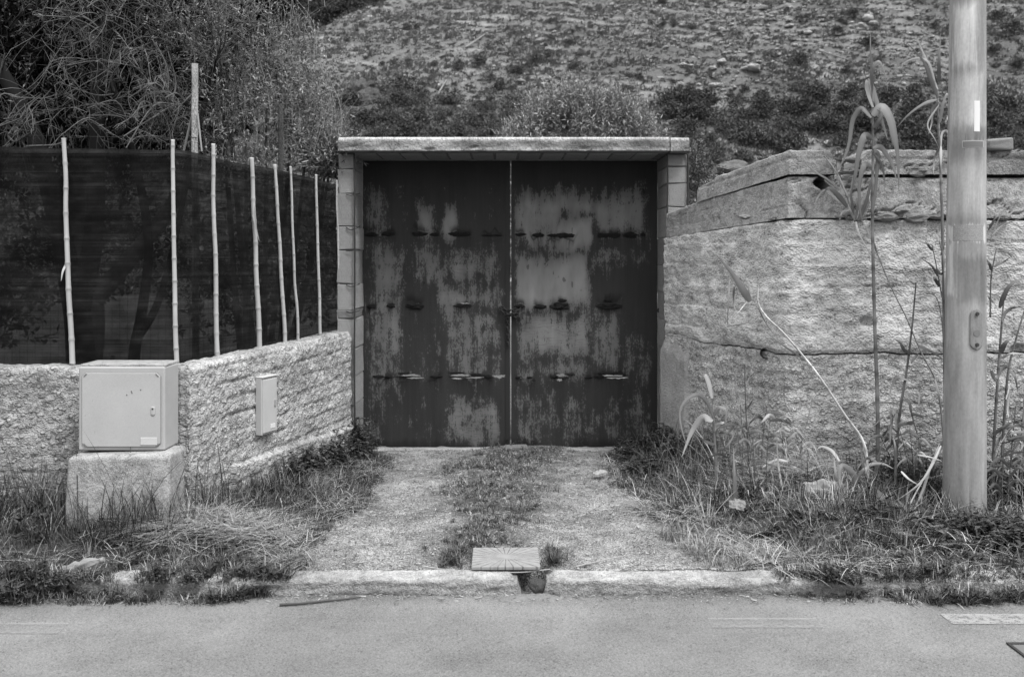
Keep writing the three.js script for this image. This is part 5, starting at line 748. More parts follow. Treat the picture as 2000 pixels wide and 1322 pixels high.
nettle('dark weed clump at the right foot of the gate', [[1240, 890, 8.3, 0.2, 0.2], [1290, 870, 8.2, 0.16, 0.28], [1330, 890, 7.8, 0.18, 0.26], [1270, 920, 7.7, 0.16, 0.16]], 330, 0.045);
nettle('dark leafy weeds under the retaining wall between the tall reed and the pole', [[1690, 960, 6.75, 0.14, 0.24], [1750, 950, 6.75, 0.14, 0.3], [1810, 950, 6.8, 0.14, 0.3]], 150, 0.04);
nettle('dark leafy weeds along the foot of the retaining wall at the right edge', [[1950, 960, 6.75, 0.12, 0.26], [2000, 960, 6.7, 0.14, 0.3]], 110, 0.04);
nettle('small dark weed clump at the kerb end, where the right weeds spill onto the road', [[1620, 1150, 5.2, 0.07, 0.1], [1660, 1155, 5.18, 0.08, 0.05]], 60, 0.05, 0.42, 0.05);
nettle('leafy dark weeds on the kerb in the bottom left corner of the verge', [[40, 1150, 5.25, 0.14, 0.1], [85, 1160, 5.17, 0.04, 0.16], [130, 1160, 5.2, 0.1, 0.06]], 110, 0.05, 0.42, 0.06);
nettle('small leafy weed on the kerb, left of the long dark twig', [[310, 1150, 5.2, 0.04, 0.12], [370, 1150, 5.2, 0.07, 0.06]], 60, 0.05, 0.42, 0.05);
nettle('leafy nettles crowding the foot of the utility pole', [[1890, 1050, 5.95, 0.16, 0.13], [1950, 1045, 5.9, 0.2, 0.13], [1990, 1060, 5.8, 0.2, 0.14], [1830, 1070, 5.8, 0.18, 0.09]], 190, 0.045);
// ---------- grass and weeds ----------
function grass(name, label, n, place, opt) {
  const m = new MB(); n *= opt.k || 0.75;
  for (let k = 0; k < n; k++) {
    const q = place(); if (!q) continue; const [x, z, s] = q, y = (opt.y ? opt.y(x, z) : groundY(x, z)) - 0.006, nb = Math.round((opt.tuft || 5) * 2.2 * rr(0.5, 1.5)), dry = rnd() < opt.dry * (1 + 1.6 * fbm(x * 1.6, z * 1.6, 41, 2)), g0 = dry ? opt.gd : opt.g, az0 = rnd() * 6.28;
    const cl = 1 + 0.9 * fbm(x * 2.1, z * 2.1, 51, 3), gm = 1 + 0.7 * fbm(x * 1.3, z * 1.3, 61, 2);
    for (let b = 0; b < nb; b++) { const az = opt.flow !== undefined && rnd() < 0.6 ? opt.flow + gauss() * 0.7 : rnd() * 6.28, r0 = opt.sp * Math.sqrt(rnd()), L = s * cl * (0.3 + 0.9 * rnd()), g = g0 * gm * rr(0.6, 1.5), out = rnd() < 0.75 ? az + gauss() * 0.8 : rnd() * 6.28; m.blade(x + Math.cos(az) * r0, y, z + Math.sin(az) * r0, out, L, opt.w * rr(0.5, 1.0), rr(0.2, opt.bend), opt.flat ? rr(1.2, 1.6) : rr(0.02, 1) ** 1.3 * opt.lean * 1.5, g, opt.seg || 3, g * (dry ? 1.1 : 1.3)); }
    if (opt.broad && rnd() < opt.broad) { const nl = 5 + Math.floor(rnd() * 5), g = opt.g * rr(0.6, 1.1); for (let b = 0; b < nl; b++) { const a = az0 + b / nl * 6.28, d = V(Math.cos(a), rr(0.1, 0.8), Math.sin(a)).normalize(); m.leaf(V(x, y + 0.01 + rnd() * s * 0.35, z), d, V(0, 1, 0), s * rr(0.25, 0.55), s * rr(0.12, 0.22), g * rr(0.8, 1.3)); } }
  }
  const o = obj(name, m.geo(), M.leaf); kind(o, 'stuff'); return tag(o, label, 'grass');
}
const inWall = (x, z) => z < LC[1] + 0.06 && x < lerp(LC[0], LE[0], clamp((LC[1] - z) / (LC[1] - LE[1]))) + 0.05;
const inCab = (x, z) => x > -2.68 && x < -1.97 && z < GD - 5.9 + 0.01;
const inRight = (x, z) => z < RC[1] + 0.06 && x > lerp(RC[0], RS[0], clamp((RC[1] - z) / (RC[1] - RS[1]))) - 0.04;
reseed(31);
grass('verge_grass', 'rough grass on the verge in front of the low wall on the left', 6600, () => {
  const z = rr(0.4, KERB_B + 0.04), x = leftEdge(z) + 0.12 - Math.abs(gauss()) * 0.25 - rnd() * rnd() * 3.2; if (inWall(x, z) || inCab(x, z) || x < -5) return null; if (z > 3.3 && rnd() < 0.45) return null;
  const e = clamp((leftEdge(z) - x + 0.1) / 0.5); return [x, z, (0.05 + 0.17 * e) * (1 + 0.5 * fbm(x * 2, z * 2, 3, 2)) * (z > 3.1 ? 0.6 : 1)];
}, { g: 0.045, gd: 0.17, dry: 0.26, sp: 0.04, w: 0.0058, bend: 2.3, lean: 0.95, tuft: 6, broad: 0.16 });
grass('verge_grass', 'rough mixed grass below the retaining wall on the right', 6800, () => {
  const z = rr(0.3, KERB_B + 0.04), x = rightEdge(z) - 0.12 + Math.abs(gauss()) * 0.25 + rnd() * rnd() * 3.2; if (inRight(x, z) || x > 5) return null; if (z > 3.3 && rnd() < 0.4) return null;
  const e = clamp((x - rightEdge(z) + 0.1) / 0.5); return [x, z, (0.05 + 0.15 * e) * (1 + 0.5 * fbm(x * 2, z * 2, 13, 2)) * (z > 3.1 ? 0.65 : 1)];
}, { g: 0.048, gd: 0.2, dry: 0.34, sp: 0.04, w: 0.0058, bend: 2.3, lean: 0.95, tuft: 6, broad: 0.16 });
grass('drive_grass', 'low weeds growing in a strip along the middle of the drive', 3000, () => {
  const z = rr(0.05, 3.25), a = stripL(z), b = stripR(z), x = (a + b) / 2 + gauss() * (b - a) * 0.5; if (Math.abs(x + 0.035) < 0.2 && z > 3.2) return null; if (ns(x * 3, z * 3, 5) < -0.05 && rnd() < 0.85) return null; return [x, z, rr(0.025, 0.065) * (1 + 0.4 * ns(x * 4, z * 4))];
}, { g: 0.07, gd: 0.24, dry: 0.27, sp: 0.022, w: 0.005, bend: 1.6, lean: 0.9, tuft: 6, broad: 0.4 });
grass('drive_grass', 'sparse short grass scattered over the wheel tracks of the drive', 2300, () => { const z = rr(0.05, 3.5), x = rr(-1.3, 1.6); if (Math.abs(x + 0.035) < 0.2 && z > 3.2) return null; return ns(x * 2.4, z * 2.4, 25) < 0.0 && rnd() < 0.8 ? null : [x, z, rr(0.012, 0.035)]; }, { g: 0.085, gd: 0.27, dry: 0.5, sp: 0.02, w: 0.004, bend: 1.6, lean: 1.1, tuft: 5, broad: 0.2 });
grass('drive_grass', 'small grass tufts on both sides of the grooved paving tile', 90, () => { const s = rnd() < 0.5 ? -1 : 1, x = s < 0 ? -0.27 - Math.abs(gauss()) * 0.1 : 0.21 + Math.abs(gauss()) * 0.08; return [x, rr(3.2, 3.52), rr(0.05, 0.11)]; }, { g: 0.06, gd: 0.25, dry: 0.2, sp: 0.025, w: 0.005, bend: 1.2, lean: 0.7, tuft: 7, broad: 0.4 });
grass('tall_grass', 'tall dark grass stems in front of the cabinet plinth', 330, () => { const z = rr(2.6, 3.25), x = rr(-3.6, -1.75); if (inCab(x, z) || inWall(x, z)) return null; return ns(x * 2.5, z * 3, 81) < -0.05 ? null : [x, z, rr(0.16, 0.46) * (x < -1.8 ? 1 : 0.6) * (rnd() < 0.15 ? 1.5 : 1)]; }, { k: 1.0, g: 0.026, gd: 0.17, dry: 0.2, sp: 0.03, w: 0.006, bend: 1.1, lean: 0.5, tuft: 4, seg: 5 });
grass('tall_grass', 'tall thin grass among the reeds below the retaining wall', 420, () => { const z = rr(1.6, 3.0), x = rr(1.15, 4.2); if (inRight(x, z)) return null; return ns(x * 2.5, z * 3, 91) < -0.1 || (Math.abs(x - 2.87) < 0.3 && z > 2.5) ? null : [x, z, rr(0.14, 0.36) * (rnd() < 0.12 ? 1.7 : 1)]; }, { k: 0.9, g: 0.045, gd: 0.24, dry: 0.4, sp: 0.04, w: 0.006, bend: 1.2, lean: 0.6, tuft: 6, seg: 4 });
grass('pale_grass', 'pale seeding grass at the front right edge of the drive', 620, () => { const z = rr(2.75, 3.5), x = rr(0.95, 1.95) + 0.25 * (z - 3); return inRight(x, z) || ns(x * 4, z * 4, 121) < -0.2 ? null : [x, z, rr(0.06, 0.15)]; }, { k: 1, g: 0.13, gd: 0.24, dry: 0.4, sp: 0.035, w: 0.005, bend: 1.5, lean: 0.7, tuft: 4 });
grass('arching_grass', 'long dark arching grass between the young reed and the gate', 160, () => { const z = rr(0.7, 2.2), x = rr(1.0, 1.6); return inRight(x, z) ? null : [x, z, rr(0.2, 0.42)]; }, { k: 1, g: 0.045, gd: 0.16, dry: 0.15, sp: 0.03, w: 0.007, bend: 1.8, lean: 0.8, tuft: 6, seg: 5 });
grass('straw', 'flattened heap of pale straw on the left verge', 900, () => { const x = -1.72 + gauss() * 0.42, z = 3.0 + gauss() * 0.2; return inCab(x, z) ? null : [x, z, rr(0.1, 0.26)]; }, { k: 1, flat: 1, g: 0.2, gd: 0.25, dry: 0.5, sp: 0.05, w: 0.004, bend: 0.4, lean: 1.5, tuft: 3, flow: 2.6, y: (x, z) => groundY(x, z) + 0.04 + 0.10 * rnd() * Math.exp(-(((x + 1.72) / 0.4) ** 2)), seg: 3 });
grass('straw', 'heap of pale dry stalks and leaves at the foot of the retaining wall', 900, () => { const x = 2.0 + gauss() * 0.55, z = 2.1 + gauss() * 0.36; return inRight(x, z) ? null : [x, z, rr(0.1, 0.34)]; }, { k: 1, flat: 1, g: 0.18, gd: 0.26, dry: 0.5, sp: 0.06, w: 0.006, bend: 0.5, lean: 1.5, tuft: 3, y: (x, z) => groundY(x, z) + 0.04 + 0.14 * rnd() * Math.exp(-(((x - 2.0) / 0.5) ** 2)), seg: 3 });
const over = (x, z) => groundY(x, z) + 0.015 + 0.1 * rnd() * rnd();
grass('dry_grass', 'pale dry grass stems lying through the left verge', 1500, () => { const z = rr(0.9, KERB_B + 0.03), x = leftEdge(z) + 0.1 - rnd() * rnd() * 3; if (inWall(x, z) || inCab(x, z) || ns(x * 1.7, z * 1.7, 101) < -0.12) return null; return [x, z, rr(0.1, 0.26)]; }, { k: 1, flat: 1, g: 0.14, gd: 0.24, dry: 0.5, sp: 0.06, w: 0.0045, bend: 0.6, lean: 1, tuft: 2, y: over });
grass('dry_grass', 'pale dry grass stems and bent leaves lying through the right verge', 2000, () => { const z = rr(0.7, KERB_B + 0.05), x = rightEdge(z) - 0.1 + rnd() * rnd() * 3; if (inRight(x, z) || ns(x * 1.7, z * 1.7, 111) < -0.15) return null; return [x, z, rr(0.1, 0.28)]; }, { k: 1, flat: 1, g: 0.15, gd: 0.26, dry: 0.5, sp: 0.06, w: 0.005, bend: 0.7, lean: 1, tuft: 2, y: over });
grass('kerb_weeds', 'leafy weeds growing over the kerb at the left edge of the road', 2000, () => { const x = rr(-3.6, -1.18), t = ss(-1.2, -1.6, x), z = KERB_F - 0.1 + rnd() * (0.1 + 0.14 * t); const gt = ns(x * 2.3, z * 5, 61); if (rnd() > 0.3 + 0.5 * t + gt || (z < KERB_F - 0.01 && x > -2.2 && rnd() < 0.75)) return null; return [x, z, rr(0.04, 0.1) * (1 + gt) * (1 + 0.5 * ss(-2.2, -2.5, x))]; }, { g: 0.05, gd: 0.2, dry: 0.25, sp: 0.03, w: 0.006, bend: 1.2, lean: 0.8, tuft: 6, broad: 0.65, y: (x, z) => z > KERB_F ? 0.004 : 0.075 });
grass('kerb_weeds', 'leafy weeds spilling over the kerb onto the road on the right', 1700, () => { const x = rr(1.42, 4.0), t = ss(1.4, 1.8, x), z = KERB_F - 0.12 + rnd() * (0.12 + 0.14 * t); const gt = ns(x * 2.1, z * 4, 71); if (rnd() > 0.7 + gt) return null; return [x, z, rr(0.04, 0.1) * (0.5 + 0.5 * t) * (1 + gt)]; }, { g: 0.05, gd: 0.24, dry: 0.3, sp: 0.03, w: 0.006, bend: 1.2, lean: 0.9, tuft: 6, broad: 0.6, y: (x, z) => z > KERB_F ? 0.004 : 0.08 });
reed('weed_plant', 'bushy dark weed at the kerb edge on the far left of the road', 'weed', 5.15, [[4, [[82, 1185], [84, 1140], [85, 1095]], 0.06]], [], {});
{ // litter of dry bits on the drive and the road edge
  reseed(41); const m = new MB();
  for (let k = 0; k < 6500; k++) { const onRoad = rnd() < 0.09, z = onRoad ? KERB_F + Math.abs(gauss()) * 0.12 : rr(0.1, KERB_B), x = onRoad ? rr(-3, 3.4) : rr(-1.5, 1.8), y = (onRoad ? 0.004 : groundY(x, z)) + 0.006, a = rnd() * 6.28, L = rr(0.008, 0.035) * (rnd() < 0.06 ? 2 : 1), w = rr(0.001, 0.0022), g = rnd() < 0.45 ? 0.06 : rr(0.14, 0.3), dx = Math.cos(a) * L / 2, dz = Math.sin(a) * L / 2, sx = -Math.sin(a) * w, sz = Math.cos(a) * w; const p = m.v(x - dx - sx, y, z - dz - sz, g), q = m.v(x + dx - sx, y + 0.003, z + dz - sz, g), r = m.v(x + dx + sx, y + 0.004, z + dz + sz, g), s = m.v(x - dx + sx, y + 0.004, z - dz + sz, g); m.quad(p, s, r, q); }
  tag(kind(obj('dry_bits', m.geo(), M.leaf), 'stuff'), 'dry straw and leaf bits strewn over the drive', 'litter');
  const st = new MB(); for (let k = 0; k < 3600; k++) { const gut = k > 2000, z = gut ? KERB_F + 0.01 + 0.16 * rnd() * rnd() : rr(0.1, KERB_B), x = gut ? rr(-3.4, 3.6) : rr(-1.35, 1.7), r = gut ? rr(0.0015, 0.005) : rr(0.003, 0.010), y = (gut ? 0.004 : groundY(x, z)) + r * 0.6, g = rr(0.1, 0.28), b = st.p.length / 3; for (const [i, j, l] of [[1, 0, 0], [-1, 0, 0], [0, 0.7, 0], [0, 0, 1], [0, 0, -1]]) st.v(x + i * r * rr(0.7, 1.3), y + j * r, z + l * r * rr(0.7, 1.3), g); for (const [i, j] of [[0, 3], [3, 1], [1, 4], [4, 0]]) st.tri(b + i, b + 2, b + j); }
  tag(kind(obj('gravel', st.geo(), M.leaf), 'stuff'), 'small stones scattered on the wheel tracks of the drive', 'gravel');
}
// ---------- litter one can point at ----------
function crumple(name, label, cat, px, py, d, w, h, tilt, g, k, amp = 0.03) {
  const c = at(px, py, d), n = 26, m = sheet(n, n, (i, j) => { const u = i / n - 0.5, v = j / n - 0.5, rim = Math.min(i, j, n - i, n - j) / n; const hgt = amp * (1.5 * Math.abs(ns(u * 3 + k, v * 3, k)) + 0.6 * Math.abs(ns(u * 6 + k, v * 5, k))) + 0.5 * amp * Math.cos(u * 3) ; return [u * w * (1 + 0.25 * ns(v * 4, k)), hgt + 0.01 * rim, -v * h * (1 + 0.25 * ns(u * 4, k + 3)), g * (1 + 0.2 * ns(u * 9, v * 9, k)), u, v]; });
  const under = m.clone(); under.translate(0, -0.004, 0); const I = under.index.array; for (let i = 0; i < I.length; i += 3) { const t = I[i]; I[i] = I[i + 1]; I[i + 1] = t; } under.computeVertexNormals();
  const o = obj(name, mergeGeometries([m, under]), M.gloss); o.position.copy(c); o.rotation.set(tilt[0], tilt[1], tilt[2]); return tag(o, label, cat);
}
crumple('plastic_bag', 'crumpled pale plastic bag on the straw heap below the retaining wall', 'plastic bag', 1610, 966, 6.3, 0.22, 0.17, [0.75, 0.15, -0.1], 0.2, 2, 0.03);
crumple('plastic_bag', 'small crumpled white plastic scrap lower in the grass, right of centre of the verge', 'plastic scrap', 1640, 1020, 5.9, 0.11, 0.11, [0.6, 0.4, 0.1], 0.22, 6, 0.03);
crumple('paper_scrap', 'torn white paper in the grass at the foot of the young reed', 'paper', 1440, 988, 6.2, 0.1, 0.08, [0.6, -0.3, 0.2], 0.15, 9, 0.02);
crumple('paper_scrap', 'tiny white scrap of paper left of the foot of the utility pole', 'paper', 1786, 1012, 5.95, 0.09, 0.06, [0.8, 0.3, 0.1], 0.2, 13, 0.02);
crumple('paper_scrap', 'bright folded paper scrap on the drive near the right gate leaf', 'paper', 1172, 924, 7.7, 0.12, 0.06, [0.15, 0.5, 0.05], 0.24, 16, 0.012);
{ // flattened plastic bottle on the left verge
  const o = thing('plastic_bottle', 'crushed clear plastic bottle lying on the kerb at the left', 'bottle', at(166, 1112, 5.38)), prof = [[0, 0], [0.034, 0.004], [0.036, 0.03], [0.033, 0.05], [0.036, 0.07], [0.033, 0.09], [0.036, 0.115], [0.034, 0.14], [0.022, 0.17], [0.013, 0.185], [0.013, 0.2]].map(([a, b]) => new THREE.Vector2(a, b));
  const g = new THREE.LatheGeometry(prof, 28), P = g.attributes.position; for (let i = 0; i < P.count; i++) { const a = V().fromBufferAttribute(P, i), m = 1 + 0.7 * ns(a.x * 50, a.y * 40, a.z * 50); P.setXYZ(i, a.x * m, a.y, a.z * m * 0.62); }
  g.computeVertexNormals(); const b = obj('body', g, mat(0.24, 0.3, { side: THREE.DoubleSide, transparent: true, opacity: 0.75 }), o); b.position.set(-0.1, -0.012, 0.02); b.rotation.set(0.25, 0.2, -1.3); const cg = new THREE.CylinderGeometry(0.015, 0.015, 0.016, 18); cg.translate(0, 0.205, 0); obj('cap', cg, mat(0.2, 0.5), b);
}
// ---------- things on the hillside ----------
const rockGeo = (k, det = 3) => { const g = new THREE.IcosahedronGeometry(1, det), P = g.attributes.position, C = []; for (let i = 0; i < P.count; i++) { const a = V().fromBufferAttribute(P, i), m = 0.85 + 0.6 * fbm(a.x * 1.1 + k * 9, a.y * 1.1, a.z * 1.1, 3); P.setXYZ(i, a.x * m, Math.max(-0.4, a.y * m * 0.62), a.z * m); C.push(...[0, 0, 0].map(() => 0.35 * (1 + 0.5 * fbm(a.x * 3 + k, a.y * 3, a.z * 3, 3)))); } g.setAttribute('color', new THREE.Float32BufferAttribute(C, 3)); g.computeVertexNormals(); return g; };
const mRock = mat(1.0, 0.95, { vertexColors: true, bumpMap: rep(T.roughH, 3), bumpScale: 0.06 });
function shrubGeo(k, g, ll, lw, n) {
  reseed(100 + k); const m = new MB(), lobes = []; for (let i = 0; i < 7; i++) { const a = rnd() * 6.28, r = rr(0.1, 0.62); lobes.push([Math.cos(a) * r, rr(0.3, 0.72), Math.sin(a) * r, rr(0.3, 0.5)]); }
  for (let i = 0; i < n; i++) { const [x, y, z, r] = pick(lobes), d = rdir(0.25), f = Math.pow(rnd(), 0.33) * r, p = V(x + d.x * f, Math.max(0.02, y + d.y * f * 0.9), z + d.z * f), e = d.clone().add(rdir().multiplyScalar(0.8)).normalize(); m.leaf(p, e, rdir(0.8), ll * rr(0.6, 1.4), lw * rr(0.6, 1.3), g * rr(0.5, 1.6) * (0.7 + 0.5 * y)); }
  const t = new MB(); for (let i = 0; i < 5; i++) { const [x, y, z] = lobes[i]; t.tube([V(0, -0.3, 0), V(x * 0.4, y * 0.4, z * 0.4), V(x, y, z)], (f) => 0.03 * (1 - 0.7 * f), 4, 0.05, false); } return [m.geo(), t.geo()];
}
const zone = (px, py) => (py < 70 ? 'high' : py < 170 ? 'half way up' : 'low') + ' on the hillside ' + (px < 780 ? 'above the left gate pillar' : px < 1000 ? 'above the left gate leaf' : px < 1290 ? 'above the right gate leaf' : px < 1480 ? 'above the sloping coping' : px < 1700 ? 'left of the tall reed' : px < 1850 ? 'between the tall reed and the pole' : 'behind or right of the pole');
const shrubKinds = [];
for (let k = 0; k < 4; k++) shrubKinds.push(shrubGeo(k, 0.06, 0.115, 0.06, 1050)); for (let k = 4; k < 7; k++) shrubKinds.push(shrubGeo(k, 0.085, 0.115, 0.042, 1050));
const shrubProto = shrubKinds.map(() => null);
function hillShrub(px, py, wpx, kindNo, label, group, flat = 1) {
  const p = hillHit(px, py), w = wpx / F * p.d / 1.6; let o;
  if (!shrubProto[kindNo]) { o = thing('hill_shrub', label, 'shrub', null, group); const [a, b] = shrubKinds[kindNo]; obj('foliage', a, M.leaf, o); obj('stems', b, M.leaf, o); shrubProto[kindNo] = o; }
  else { o = shrubProto[kindNo].clone(); o.name = numbered('hill_shrub'); scene.add(o); tag(o, label, 'shrub', group); }
  o.position.copy(p); o.position.y -= 0.05 * w; o.scale.set(w, w * flat * rr(0.85, 1.15), w); o.rotation.y = rnd() * 6.28; return o;
}
{
  reseed(51); const list = [];
  // the dark belt right of the lintel, the paler belt above its left part, and the scattered ones higher up
  for (let k = 0; k < 110; k++) { const x = rr(1290, 2030); list.push([x, rr(205, 335) - 20 * ss(1350, 1600, x) + 20 * ss(1700, 1900, x), rr(40, 84), Math.floor(rnd() * 4), 1]); }
  for (let k = 0; k < 60; k++) list.push([rr(660, 1010), rr(200, 290), rr(36, 76), rnd() < 0.5 ? Math.floor(rnd() * 4) : 4 + Math.floor(rnd() * 3), 0]);
  for (const [x, y, w] of [[790, 175, 70], [815, 195, 50], [765, 200, 44], [720, 168, 30], [700, 200, 34], [745, 190, 36], [690, 240, 40], [735, 250, 44], [760, 250, 50], [712, 222, 26], [1302, 218, 46], [955, 160, 36], [980, 178, 40], [1045, 125, 44], [940, 128, 40], [1015, 150, 46], [1075, 118, 38], [895, 140, 32], [745, 130, 18], [715, 118, 16], [740, 25, 12], [648, 38, 12], [1290, 10, 30], [1350, 60, 26], [1150, 25, 14], [1670, 40, 40], [1640, 70, 36], [1560, 130, 46], [1700, 92, 44], [1655, 152, 34], [1500, 20, 30], [1950, 40, 50], [1980, 70, 60], [1940, 110, 40], [1990, 140, 40], [1870, 180, 50], [1820, 170, 40], [1780, 190, 46], [1600, 190, 50], [1550, 180, 40], [1660, 200, 60]]) list.push([x, y, w, Math.floor(rnd() * 4), 1]);
  for (let k = 0; k < 90; k++) { const x = rr(620, 2010), y = rr(4, 200); list.push([x, y, rr(9, 26), Math.floor(rnd() * 4), 1]); }
  for (const [x, y, w, kd] of list) { const what = (w > 50 ? 'large ' : w > 24 ? '' : 'small ') + (kd < 4 ? 'dark' : 'pale') + ' shrub ', zn = zone(x, y); hillShrub(x, y, w, kd, what + zn, what.replace('shrub ', 'shrubs ') + zn, 0.85); }
  // rocks
  const rocks = []; for (const [x, y, w] of [[1472, 146, 27], [1457, 140, 16], [1392, 140, 14], [1410, 125, 16], [1380, 128, 12], [1695, 45, 22], [1680, 55, 18], [1705, 52, 16], [1578, 72, 14], [1408, 60, 12], [1490, 20, 18], [1332, 54, 12], [1335, 130, 12], [1765, 167, 9], [1790, 169, 8], [1747, 104, 7], [1062, 172, 16], [1018, 162, 14], [1040, 157, 10], [1330, 170, 12], [1395, 172, 20], [1310, 245, 16], [1345, 205, 14], [1360, 195, 14], [1595, 187, 8], [1405, 170, 14], [910, 70, 6], [965, 133, 8], [1083, 68, 8]]) rocks.push([x, y, w]);
  reseed(52); for (let k = 0; k < 110; k++) { const x = 1475 + gauss() * 130, y = rr(0, 205); rocks.push([x, y, rr(4, 10)]); } for (let k = 0; k < 24; k++) rocks.push([rr(700, 2010), rr(0, 210), rr(3, 6)]);
  const R = [0, 1, 2, 3, 4].map((k) => rockGeo(k)), protos = [];
  rocks.forEach(([x, y, w], k) => { const p = hillHit(x, y), s = w / F * p.d / 1.55; p.y += 0.25 * s; let o; const q = k % 5, lb = k === 0 ? 'biggest pale boulder on the hillside, upper right of the lintel' : (w > 15 ? 'larger' : w > 8 ? 'middling' : 'small') + ' pale rock ' + zone(x, y), gp = k === 0 ? undefined : (w > 15 ? 'larger' : w > 8 ? 'middling' : 'small') + ' rocks ' + zone(x, y); if (!protos[q]) o = protos[q] = obj('hill_rock', R[q], mRock); else { o = protos[q].clone(); o.name = numbered('hill_rock'); delete o.userData.group; scene.add(o); } tag(o, lb, 'rock', gp); o.position.copy(p); o.scale.set(s * rr(0.9, 1.3), s * rr(0.7, 1.1), s); o.rotation.set(0, rnd() * 6.28, 0.2 * gauss()); });
  // stuff nobody could count: tussocks and small stones
  const tg = new MB(); reseed(53); for (let b = 0; b < 22; b++) tg.blade(gauss() * 0.28, 0, gauss() * 0.28, rnd() * 6.28, rr(0.25, 0.75), rr(0.06, 0.11), rr(0.3, 1.3), rr(0.1, 0.7), 1, 2, 1.2);
  const n = 90000, im = new THREE.InstancedMesh(tg.geo(), M.leaf, n), mx = new THREE.Matrix4(), qt = new THREE.Quaternion(); let c = 0; const col = new THREE.Color();
  while (c < n) { const D = 27 + 120 * Math.pow(rnd(), 1.15), w = 0.56 * (D + GD) + 2, x = rr(-w, w), z = -D; if (hillY(x, z) > crest(x) + 1 && x < 0) { if (rnd() < 0.9) continue; } const f = ns(x * 0.35, z * 0.5, 4) + 0.7 * ns(x * 0.1, z * 0.16, 14); if (f < -0.1 && rnd() < 0.45) continue; qt.setFromAxisAngle(V(0, 1, 0), rnd() * 6.28); const s = rr(0.28, 0.72) * (1 + 0.4 * f); mx.compose(V(x, hillY(x, z) - 0.05, z), qt, V(s * 1.3, s * 0.75, s * 1.3)); im.setMatrixAt(c, mx); const pale = ss(10, -16, x) * ss(40, 70, D), g = (rnd() < 0.2 + 0.25 * pale ? rr(0.16, 0.22) : rr(0.095, 0.15)) * (1 + 0.35 * f); im.setColorAt(c, col.setRGB(g, g, g)); c++; }
  im.name = 'hill_grass'; im.castShadow = im.receiveShadow = true; scene.add(tag(kind(im, 'stuff'), 'grass tussocks covering the hillside', 'grass'));
  const ns2 = 3600, is = new THREE.InstancedMesh(rockGeo(7, 1), mRock, ns2); let e = 0, guard = 0; while (e < ns2 && guard++ < 400000) { const D = 38 + 75 * rnd(), x = rr(-22, 40), z = -D, f = ns(x * 0.12, z * 0.1, 44) + 0.8 * ns(x * 0.5, hillY(x, z) * 1.2, 4) + 0.55 * ss(0, 14, x) * ss(46, 26, x) - 0.25 - 0.7 * ss(5, -4, x); if (f < 0.12) continue; qt.setFromAxisAngle(V(0, 1, 0), rnd() * 6.28); const s = rr(0.06, 0.26); mx.compose(V(x, hillY(x, z), z), qt, V(s * 1.3, s * 0.8, s)); is.setMatrixAt(e, mx); const g = rr(0.45, 1.0); is.setColorAt(e, col.setRGB(g, g, g)); e++; } is.count = e;
  is.name = 'hill_stones'; is.castShadow = is.receiveShadow = true; scene.add(tag(kind(is, 'stuff'), 'small pale stones strewn in bands over the hillside', 'stones'));
  // wooded slope far behind
  const fi = new THREE.InstancedMesh(shrubKinds[1][0], M.leaf, 900); reseed(54); for (let k = 0; k < 900; k++) { const t = rr(0.1, 0.75), x = rr(-150, 20), s = rr(2.5, 6); mx.compose(V(x, 4 + t * 120 + 4 * fbm(x * 0.03, t * 6, 1, 4) - 0.5, -(170 + t * 160)), qt.setFromAxisAngle(V(0, 1, 0), rnd() * 6.28), V(s, s * 1.1, s)); fi.setMatrixAt(k, mx); const g = rr(0.5, 1.2); fi.setColorAt(k, col.setRGB(g, g, g)); }
  fi.name = 'far_wood'; fi.castShadow = fi.receiveShadow = true; scene.add(tag(kind(fi, 'stuff'), 'dark wood on the far slope beyond the ridge', 'wood'));
  // pale rock face left of the gateway, and the mossy boulder behind the coping
  const rf = thing('rock_face', 'pale broken rock face behind the bush, up the slope left of the gateway', 'rock', hillHit(715, 250)), p = hillHit(715, 250);
  reseed(57); const mFace = mat(0.62, 0.95, { vertexColors: true, map: rep(T.rough, 2), bumpMap: rep(T.roughH, 4), bumpScale: 0.3 });
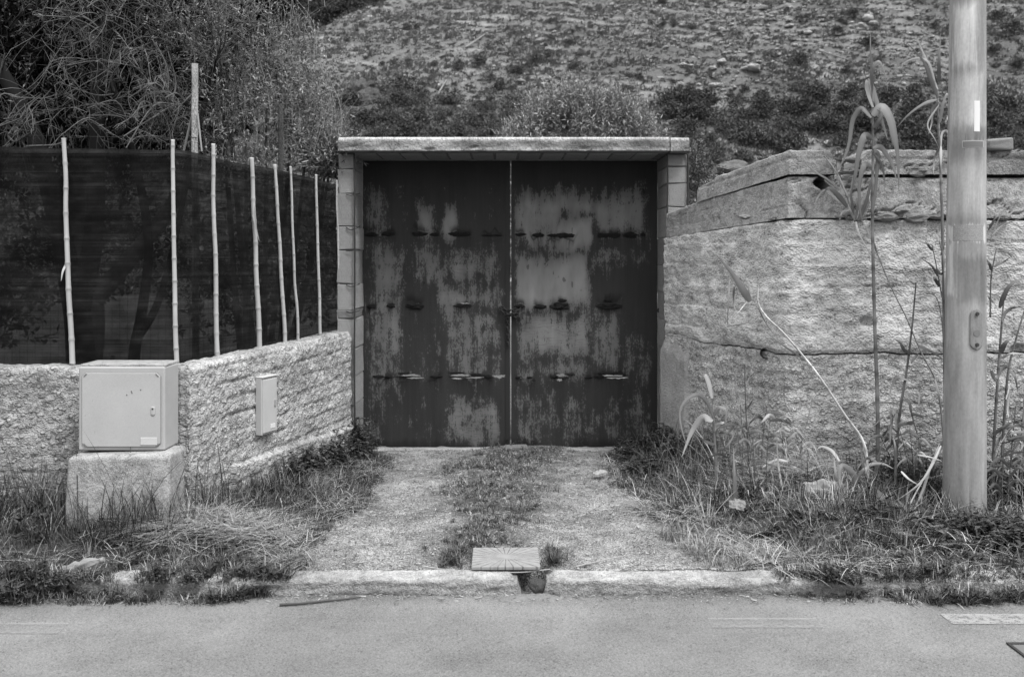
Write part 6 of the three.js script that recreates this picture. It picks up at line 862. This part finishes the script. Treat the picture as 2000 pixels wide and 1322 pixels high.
  for (let k = 0; k < 16; k++) { const q2 = hillHit(rr(672, 765), rr(150, 262)), g = rockGeo(k + 20, 5), P = g.attributes.position; for (let i = 0; i < P.count; i++) { const a = V().fromBufferAttribute(P, i), m = 1 + 0.5 * Math.abs(fbm(a.x * 2.6 + k, a.y * 2.6, a.z * 2.6, 4)); P.setXYZ(i, a.x * m, a.y * m, a.z * m); } g.computeVertexNormals(); const w = rr(0.5, 1.1); g.scale(w, w * rr(0.8, 1.5), w * 0.7); g.rotateY(rnd() * 6); g.translate(q2.x, q2.y, q2.z); obj('boulder', g, mFace, rf); }
  const mb = rockGeo(33), q = at(1436, 330, 11.2); mb.scale(0.24, 0.2, 0.2); const mo = obj('mossy_boulder', mb, mat(0.3, 0.95, { vertexColors: true, map: rep(T.rough, 2) })); mo.position.set(q.x, q.y - 0.02, q.z); tag(mo, 'rounded boulder showing over the sloping coping beside the right gate pillar', 'rock');
  const pl = new MB(); pl.box(q.x, q.y / 2 - 0.1, q.z, 0.5, q.y - 0.15, 0.3, 0.16); tag(obj('stone_pier', pl.geo(true), M.rough), 'low stone pier carrying the rounded boulder behind the sloping coping', 'pier');
  // fallen poles and the railing along the ridge
  const pole = (a, b, r, lb) => { const A = hillHit(...a), B = hillHit(...b), m = new MB(); A.y += a[2] ? 0 : 0.1; m.tube([V(A.x, A.y + 0.25, A.z), V(B.x, B.y + 0.12, B.z)], r, 6, 0.16); tag(obj('fallen_pole', m.geo(), M.leaf), lb, 'pole'); };
  pole([1600, 110], [1665, 124], 0.055, 'pale fallen pole lying on the hillside, left of the tall reed'); pole([910, 102], [952, 68], 0.05, 'thin pale pole lying up the hillside above the left half of the gate'); pole([855, 196], [872, 162], 0.05, 'short thin pole leaning on the hillside above the left gate leaf');
  const rl = thing('ridge_railing', 'pale slatted railing running along the ridge at the top left', 'railing', hillHit(690, 22)), cr = []; for (let i = 0; i <= 22; i++) { const px = 628 + i * 5.4, p2 = hillHit(px, 40 - i * 1.72); cr.push(V(p2.x, p2.y, p2.z)); }
  const rm = new MB(); rm.tube(cr.map((v) => V(v.x, v.y + 0.62, v.z)), 0.05, 5, 0.3); obj('rail', rm.geo(), M.leaf, rl); cr.forEach((v) => { const m = new MB(); m.box(v.x, v.y + 0.25, v.z, 0.09, 0.8, 0.09, 0.28); obj('slat', m.geo(true), M.leaf, rl); });
}
renderer.render(scene, camera);
